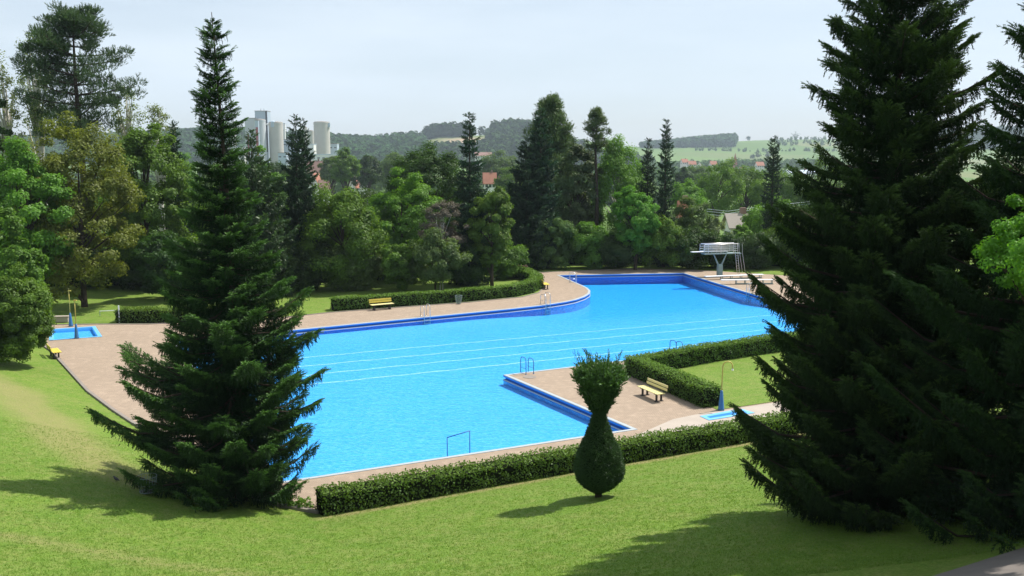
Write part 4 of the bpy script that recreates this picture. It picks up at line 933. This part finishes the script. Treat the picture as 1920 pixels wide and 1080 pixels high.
hs = [('brown roofed house right of the twin topped spruce', 592, 322, 480, 28, 0.2, 'roof_brown', 5.2), ('red roofed white house below the brown roof', 594, 341, 430, 20, 1.2, 'roof_red', 3.6), ('small pink roofed house under the big brown roof', 608, 352, 400, 18, .4, 'roof_brown', 3),
      ('white gabled house left of the bright layered tree', 663, 348, 420, 16, 1.35, 'roof_red', 3.4), ('pale house beside the white gabled one', 680, 344, 450, 18, .1, 'roof_brown', 3), ('orange roofed house right of the narrow spruce', 918, 341, 400, 22, .15, 'roof_red', 3.6),
      ('grey annex beside the orange roof', 934, 344, 420, 10, .2, 'roof_grey', 2), ('long pale farm building across the valley', 906, 292, 900, 30, .1, 'roof_brown', 3), ('red roofed house at the left of the far village', 1283, 304, 1250, 12, .3, 'roof_red', 4),
      ('second red roofed house of the far village', 1297, 308, 1200, 14, .1, 'roof_red', 4), ('white house in the far village', 1311, 310, 1180, 10, 1.3, 'roof_grey', 3), ('pink roofed house in the middle of the far village', 1337, 308, 1220, 12, .2, 'roof_red', 4),
      ('orange roofed house right of the church spire', 1424, 310, 1150, 14, .2, 'roof_red', 4), ('house with pale gable left of the diving ladder', 1282, 400, 170, 16, .2, 'roof_red', 2), ('grey roofed shed behind the yellow green bush', 1385, 422, 150, 44, .15, 'roof_grey', 1.6),
      ('long white hall behind the big right spruce', 1500, 326, 420, 50, .05, 'sheet', 1.5)]
for q in hs: house(q[0], q[1], q[2], q[3], q[4], q[5], q[6], q[7], wallh=5 if q[3] > 200 else 3)
ch = Q(1378, 312, 1350); root = thing('church', 'red brick church with pointed spire in the far village', 'church', (ch.x, 1350, ch.z - 14))
m = MB(); m.box((0, 0, 7), (5.5, 5.5, 18)); m.build('tower_wall', M['roof_red'], root)
m = MB(); m.add([(-3, -3, 16), (3, -3, 16), (3, 3, 16), (-3, 3, 16), (0, 0, 33)], [(0, 1, 4), (1, 2, 4), (2, 3, 4), (3, 0, 4)]); m.build('spire', M['roof_red'], root)
m = MB(); m.box((10, 0, 3), (14, 8, 12)); m.add([(3, -4.4, 9), (17, -4.4, 9), (17, 0, 13), (3, 0, 13), (3, 4.4, 9), (17, 4.4, 9)], [(0, 1, 2, 3), (3, 2, 5, 4), (0, 3, 4), (1, 5, 2)]); m.build('nave', M['roof_red'], root)

# ------------------------------------------------------------------ benches
def bench_proto(label, loc, rz, seatm, backm, L=1.8):
    root = thing('park_bench', label, 'bench', loc, rz, 'yellow benches'); m = MB()
    for i in range(4): m.box((0, -.24 + i * .125, .455), (L, .11, .04))
    m.build('seat', M[seatm], root, bevel=.008)
    m = MB()
    for i in range(2):
        c = (0, .29 + i * .045, .63 + i * .16); m.box(c, (L, .035, .135))
    m.build('backrest', M[backm], root, bevel=.008)
    for s in (-.62, .62):
        m = MB(); m.box((s * L / 1.8, -.14, .21), (.07, .09, .43)); m.box((s * L / 1.8, .14, .21), (.07, .09, .43)); m.box((s * L / 1.8, 0, .415), (.07, .56, .035)); m.tube([(s * L / 1.8, .25, .41), (s * L / 1.8, .325, .62), (s * L / 1.8, .365, .86)], .024, 6); m.box((s * L / 1.8, 0, .02), (.1, .5, .03)); m.build('leg', M['black'], root)
    return root
pb = P(716, 580.5); far_dir = math.atan2(far_line[1].y - far_line[0].y, far_line[1].x - far_line[0].x)
b1 = bench_proto('bright yellow bench in front of the curved hedge', pb, far_dir, 'yellow_pale', 'yellow', 1.95)
q0 = P(1197, 741); q1 = P(1240, 760); rzn = math.atan2(q1.y - q0.y, q1.x - q0.x)
pbn = P(1222, 747)
bench_proto('pale wooden bench with a yellow back beside the angled hedge', pbn, rzn, 'yellow_pale', 'yellow_pale', 1.95)
q = P(1021.5, 541); bench_proto('yellow bench seen end on at the bend of the curved hedge', q, R(100), 'yellow', 'yellow', 1.6)
q = P(104, 672); q0 = P(95, 660); q1 = P(125, 690); bench_proto('yellow bench half hidden by the round bush at left', P(103, 671), math.atan2(q1.y - q0.y, q1.x - q0.x) + math.pi, 'yellow', 'yellow', 1.5)

# ------------------------------------------------------------------ ladders
def ladder(label, p, inward, blue=False, h=.95, wdt=.5, skew=1):
    root = thing('pool_ladder', label, 'pool ladder', (p.x, p.y, 0), math.atan2(inward.y, inward.x) - math.pi / 2, 'pool ladders')   # local +y points over the water
    mt = M['blue_steel'] if blue else M['steel']
    for s in (-1, 1):
        x = s * wdt / 2; pts = [(x, -.55, 0)]
        hh = h * (1 if s < 0 else .88)
        pts += [(x, -.55, hh - .18)] + [(x, -.55 + .2 - .2 * math.cos(a), hh - .18 + .2 * math.sin(a)) for a in (math.pi / 4, math.pi / 2)] + [(x, -.06, hh - .0), (x, .04, hh - .06), (x, .09, hh - .2), (x, .09, -.9)]
        m = MB(); m.tube(pts, .024, 8); m.tube([(x, -.55, .001), (x, -.55, .02)], .06, 10); m.tube([(x, -.55, .33), (x, .09, .33)], .014, 6); m.build('rail', mt, root, smooth=True)
    for z in (-.2, -.48, -.76):
        m = MB(); m.box((0, .09, z), (wdt - .04, .09, .03)); m.build('step', mt, root)
    return root
def edge_in(a, b, ref):                   # inward normal at edge a-b, towards ref
    d = (b - a).normalized(); n_ = Vector((-d.y, d.x, 0)); return n_ if n_.dot(ref - a) > 0 else -n_
mid_pool = P(1000, 640)
def on_edge(px, a, b):                    # point of the edge a-b that shows at photo column px
    d = ray(px, 600); return isect(Vector((0, 0, 0)), Vector((d[0] * 10, d[1] * 10, 0)), a, b)
fa, fb = far_line; inn = edge_in(fa, fb, mid_pool)
ladder('steel ladder on the far pool edge right of the yellow bench', on_edge(800, fa, fb), inn)
ladder('steel ladder where the far edge begins to curve', on_edge(1026, P(1016.7, 572.5), P(1040, 569)), edge_in(P(1016.7, 572.5), P(1040, 569), mid_pool))
ladder('steel ladder at the deep end left corner', on_edge(1078, P(1048, 516), P(1091.7, 535)), Vector((1, .1, 0)).normalized())
ladder('steel ladder on the tip of the paved peninsula', on_edge(985, Dp, Fr), edge_in(Dp, Fr, P(1100, 600)), True)
ladder('steel ladder behind the angled hedge', on_edge(1265, Dp, Fr), edge_in(Dp, Fr, P(1100, 600)), True)
ladder('steel ladder beside the low diving boards', on_edge(1402, P(1281, 512), P(1418.5, 553.7)), edge_in(P(1281, 512), P(1418.5, 553.7), mid_pool))
# handrail of the entry steps
ha = P(881, 848, -.3); hb = P(838, 853, -.36)
root = thing('handrail', 'thin blue handrail standing in the shallow water at the entry steps', 'handrail', (ha.x, ha.y, -.36))
da = Q(880, 805, ha.y); db = Q(838, 822, hb.y)
m = MB(); m.tube([(0, 0, -.45), (0, 0, 1.02)], .022, 8); m.build('post', M['blue_steel'], root, smooth=True)
ox, oy = hb.x - ha.x, hb.y - ha.y + .25
m = MB(); m.tube([(ox, oy, -.45), (ox, oy, .70)], .022, 8); m.build('post', M['blue_steel'], root, smooth=True)
m = MB(); m.tube([(0, 0, 1.02), (ox, oy, .70)], .022, 8); m.build('top_rail', M['blue_steel'], root, smooth=True)

# manhole cover
mh = P(993, 707); m = MB(); m.lathe([(.38, 0), (.38, .012), (.34, .014), (.33, .010), (.05, .010), (.01, .012)], 28, c=(0, 0, .002)); o = m.build('manhole_cover', M['kerb']); o.location = mh; tag(o, 'round brown manhole cover on the peninsula paving', 'manhole cover')

# ------------------------------------------------------------------ showers
def shower(label, px, py, h, hook=True, rz=0):
    p = P(px, py); root = thing('outdoor_shower', label, 'shower', (p.x, p.y, 0), rz, 'yellow and blue outdoor showers')
    m = MB(); m.lathe([(.17, 0), (.15, .1), (.10, .6), (.065, .95), (.05, 1.0)], 14); m.build('base_column', M['blue_steel'], root, smooth=True)
    pts = [(0, 0, .95), (.01, 0, h * .75)]
    if hook: pts += [(.02 + .24 - .24 * math.cos(a), 0, h - .24 + .24 * math.sin(a)) for a in np.linspace(0, math.pi * .95, 8)] + [(.50, 0, h - .38)]
    else: pts += [(.0, 0, h)]
    m = MB(); m.tube(pts, .032, 8); m.build('pole', M['yellowpole'], root, smooth=True)
    if hook: m = MB(); m.lathe([(.06, 0), (.035, .08)], 10, c=(.50, 0, h - .44)); m.build('shower_head', M['white'], root)
    else: m = MB(); m.box((.03, -.04, h + .02), (.12, .2, .06)); m.build('shower_head', M['yellowpole'], root)
shower('hooked shower pole on a blue base beside the angled hedge', 1352, 769, 2.45)
shower('straight yellow shower pole in front of the left foot basin', 144, 634.5, 2.6, False, R(90))
shower('thin far shower pole behind the left foot basin', 133, 612, 2.6, False, R(90))

# wire baskets
def wire_bin(label, p, r0, r1, h, z=0):
    root = thing('wire_basket', label, 'litter bin', (p.x, p.y, p.z), 0, 'wire litter bins'); m = MB()
    n = 20
    for k in range(n):
        a = 2 * math.pi * k / n; m.tube([(r0 * math.cos(a), r0 * math.sin(a), .08), (r1 * math.cos(a), r1 * math.sin(a), h)], .006, 4)
    for t in (0, .25, .5, .75, 1):
        rr = r0 + (r1 - r0) * t; zz = .08 + (h - .08) * t; m.tube([(rr * math.cos(a), rr * math.sin(a), zz) for a in np.linspace(0, 2 * math.pi, 21)], .010 if t in (0, 1) else .006, 5)
    m.build('mesh', M['tower'], root); m = MB(); m.lathe([(r0, .06), (r0, .075)], 20); m.build('bottom', M['black'], root)
    m = MB()
    for a in (0, 2.1, 4.2): m.tube([(r0 * .8 * math.cos(a), r0 * .8 * math.sin(a), 0), (r0 * .8 * math.cos(a), r0 * .8 * math.sin(a), .07)], .012, 6)
    m.build('foot', M['steel'], root)
wire_bin('grey wire litter basket in the shade under the tall spruce', gp(277, 925), .26, .33, .62)
wire_bin('small wire litter basket beside the curved hedge', P(860, 570), .2, .3, .72)
# white rail and post beside the short hedge
q = P(224, 605); root = thing('white_rail', 'thin white rail and post beside the short dark hedge', 'rail', q)
m = MB(); m.box((0, 0, .65), (.07, .07, 1.3)); m.build('post', M['white'], root)
a = Q(187, 583.5, q.y + 3) - q; b = Q(217, 582, q.y + 3) - q; m = MB(); m.tube([(a.x, a.y, a.z), (b.x, b.y, b.z)], .035, 6); m.build('bar', M['white'], root)
m = MB()
for e in (a, b): m.tube([(e.x, e.y, 0), (e.x, e.y, e.z)], .025, 6)
m.build('bar_post', M['tower'], root)
# low concrete seat wall under the left trunk
q = P(100, 604); m = MB(); m.box((0, 0, .2), (2.2, .35, .42), .12); m.box((0, 0, .43), (2.3, .42, .06), .12); o = m.build('low_wall', M['concrete'], bevel=.01); o.location = q; tag(o, 'low grey concrete wall behind the left foot basin', 'wall')
# rustic wooden rail fence by the end of the curved hedge
q = P(962, 512); root = thing('wooden_fence', 'short brown wooden rail fence behind the end of the curved hedge', 'fence', q, R(-35))
for x in (-1.6, 0, 1.6): m = MB(); m.tube([(x, 0, -.2), (x, 0, 1.0)], .07, 8); m.build('post', M['wood'], root)
for z in (.45, .85): m = MB(); m.tube([(-1.9, -.09, z), (1.9, -.09, z)], .055, 8); m.build('rail', M['wood'], root)

# ------------------------------------------------------------------ three metre diving platform
bp = P(1349, 518); px_m = bp.y / 1800 / cp * 1.0
root = thing('diving_platform', 'three metre diving platform with shining rails on a forked column', 'diving platform', (bp.x, bp.y, 0), R(15))
k = 95.0 / 1800
m = MB(); m.box((0, 0, .55), (.5, .42, 1.1)); m.add([(-.25, -.21, 1.1), (.25, -.21, 1.1), (.25, .21, 1.1), (-.25, .21, 1.1), (-.20, -.16, 1.25), (.20, -.16, 1.25), (.20, .16, 1.25), (-.20, .16, 1.25)], [(0, 1, 5, 4), (1, 2, 6, 5), (2, 3, 7, 6), (3, 0, 4, 7), (4, 5, 6, 7)]); m.build('column', M['tower'], root, bevel=.02)
for s in (-1, 1):
    m = MB(); m.tube([(s * .14, 0, 1.1), (s * .72, 0, 2.30)], [.10, .06], 8); m.build('arm', M['tower'], root)
PZ = 2.36
m = MB(); m.box((-.15, 0, PZ), (3.6, .95, .09)); m.box((1.95, 0, PZ - .02), (.6, .7, .05)); m.build('platform', M['tower'], root, bevel=.01)
m = MB(); m.box((-1.2, 0, PZ + .22), (4.0, .5, .05)); m.build('springboard', M['white'], root, bevel=.008)
m = MB(); m.tube([(-1.1, -.3, PZ + .12), (-1.1, .3, PZ + .12)], .07, 10); m.box((.6, 0, PZ + .13), (.15, .5, .14)); m.build('fulcrum', M['tower'], root)
for sy in (-1, 1):
    for z in (.30, .52, .74, .98):
        m = MB(); m.tube([(-2.05 if z < .9 else -1.95, sy * .46, PZ + z), (1.75, sy * .46, PZ + z)], .05 if z > .9 else .028, 10); m.build('rail', M['rail_steel'], root, smooth=True)
    for x in (-2.05, -1.55, -.15, 1.3, 1.75):
        m = MB(); m.tube([(x, sy * .46, PZ - .05 if x > -2 else PZ + .2), (x, sy * .46, PZ + .98)], .026, 8); m.build('rail_post', M['steel'], root, smooth=True)
m = MB()
for s in (-1, 1): m.tube([(2.15, s * .26, 0), (1.85, s * .26, PZ), (1.80, s * .26, PZ + 1.0)], .028, 8)
for s in (-1, 1): m.tube([(2.75, s * .3, 0.3), (2.35, s * .3, PZ), (2.3, s * .3, PZ + .95)], .02, 8)
for z in np.arange(.25, PZ, .26): m.tube([(2.15 - .3 * z / PZ, -.26, z), (2.15 - .3 * z / PZ, .26, z)], .018, 6)
m.build('ladder', M['steel'], root)

# low one metre boards
def low_board(label, pa, pb_, L, zt):
    d = (pb_ - pa); rz = math.atan2(d.y, d.x); root = thing('diving_board', label, 'diving board', (pa.x, pa.y, 0), rz, 'low diving boards')
    m = MB(); m.box((L / 2, 0, zt), (L, .5, .06)); m.build('board', M['white'], root, bevel=.01)
    m = MB()
    for x in np.linspace(L * .28, L * .95, 5): m.box((x, -.18, zt / 2 - .02), (.06, .06, zt - .05)); m.box((x, .18, zt / 2 - .02), (.06, .06, zt - .05)); 
    m.box((L * .62, -.18, .05), (L * .7, .05, .05)); m.box((L * .62, .18, .05), (L * .7, .05, .05)); m.build('stand', M['tower'], root)
pa = P(1352, 533); low_board('front low white diving board on a row of short legs', pa, P(1440, 532.5), 5.2, .42)
pa = P(1322, 525); low_board('rear low white diving board beside the platform column', pa, P(1430, 521), 6.4, .35)

# blackbird on the grass by the litter basket
q = gp(218, 903)
m = MB(); rg = [(-.13, .004, .052), (-.09, .012, .055), (-.055, .026, .062), (-.02, .036, .07), (.02, .034, .078), (.045, .024, .092), (.06, .022, .108), (.08, .017, .112), (.095, .006, .11), (.115, .002, .108)]
m.tube([(x, 0, z) for x, r_, z in rg], [r_ for x, r_, z in rg], 10)
for s in (-1, 1): m.tube([(.0, s * .012, .05), (.005, s * .012, .002), (.025, s * .014, .002)], .003, 5)
o = m.build('blackbird', M['black'], smooth=True); o.location = q; o.rotation_euler = (0, 0, R(150)); o.scale = (1.5, 1.5, 1.5); tag(o, 'small black bird standing on the grass left of the wire basket', 'bird')

# asphalt path at the lower right corner
pts = [gp(1700, 1100), gp(1800, 1058), gp(1935, 1026), gp(2200, 960), gp(2300, 1100), gp(1960, 1180)]
loop = [(p.x, p.y) for p in pts]
gx0, gx1 = min(p[0] for p in loop), max(p[0] for p in loop); gy0, gy1 = min(p[1] for p in loop), max(p[1] for p in loop)
ax_ = pts[0]; bx_ = pts[2]; dv = (bx_ - ax_); dv.z = 0; dv.normalize(); nv = Vector((dv.y, -dv.x, 0)); vs = []; fs = []; nn, mm_ = 30, 8
for i in range(nn):
    for j in range(mm_):
        q = ax_ + dv * (i * .6 - 5) + nv * (j * .5); vs.append((q.x, q.y, ghz(q.x, q.y) + .05))
for i in range(nn - 1):
    for j in range(mm_ - 1): fs.append((i * mm_ + j, i * mm_ + j + 1, (i + 1) * mm_ + j + 1, (i + 1) * mm_ + j))
m = MB(); m.add(vs, fs); o = m.build('path', plain('grey asphalt', (.15, .13, .115), .9, scale=2), smooth=True); tag(o, kind='structure')

# overhead wires
m = MB()
for z in (0, .35, .8): m.tube([Q(1325, 392 + z * 12, 160), Q(1365, 396 + z * 12, 160), Q(1420, 388 + z * 12, 165), Q(1520, 378 + z * 12, 170)], .03, 4)
o = m.build('overhead_wires', M['tower']); tag(o, 'thin overhead wires in front of the grey shed roof', 'wires')

# ------------------------------------------------------------------ summer haze in the air
m, n, out = newmat('summer haze'); pv = node(n, 'ShaderNodeVolumePrincipled'); pv.inputs['Color'].default_value = (.74, .87, 1.0, 1); pv.inputs['Density'].default_value = .00013; pv.inputs['Anisotropy'].default_value = .1
n.links.new(pv.outputs[0], out.inputs['Volume'])
hb_ = MB(); hb_.box((0, 1600, 130), (7600, 4600, 310)); o = hb_.build('haze', m); tag(o, kind='stuff')
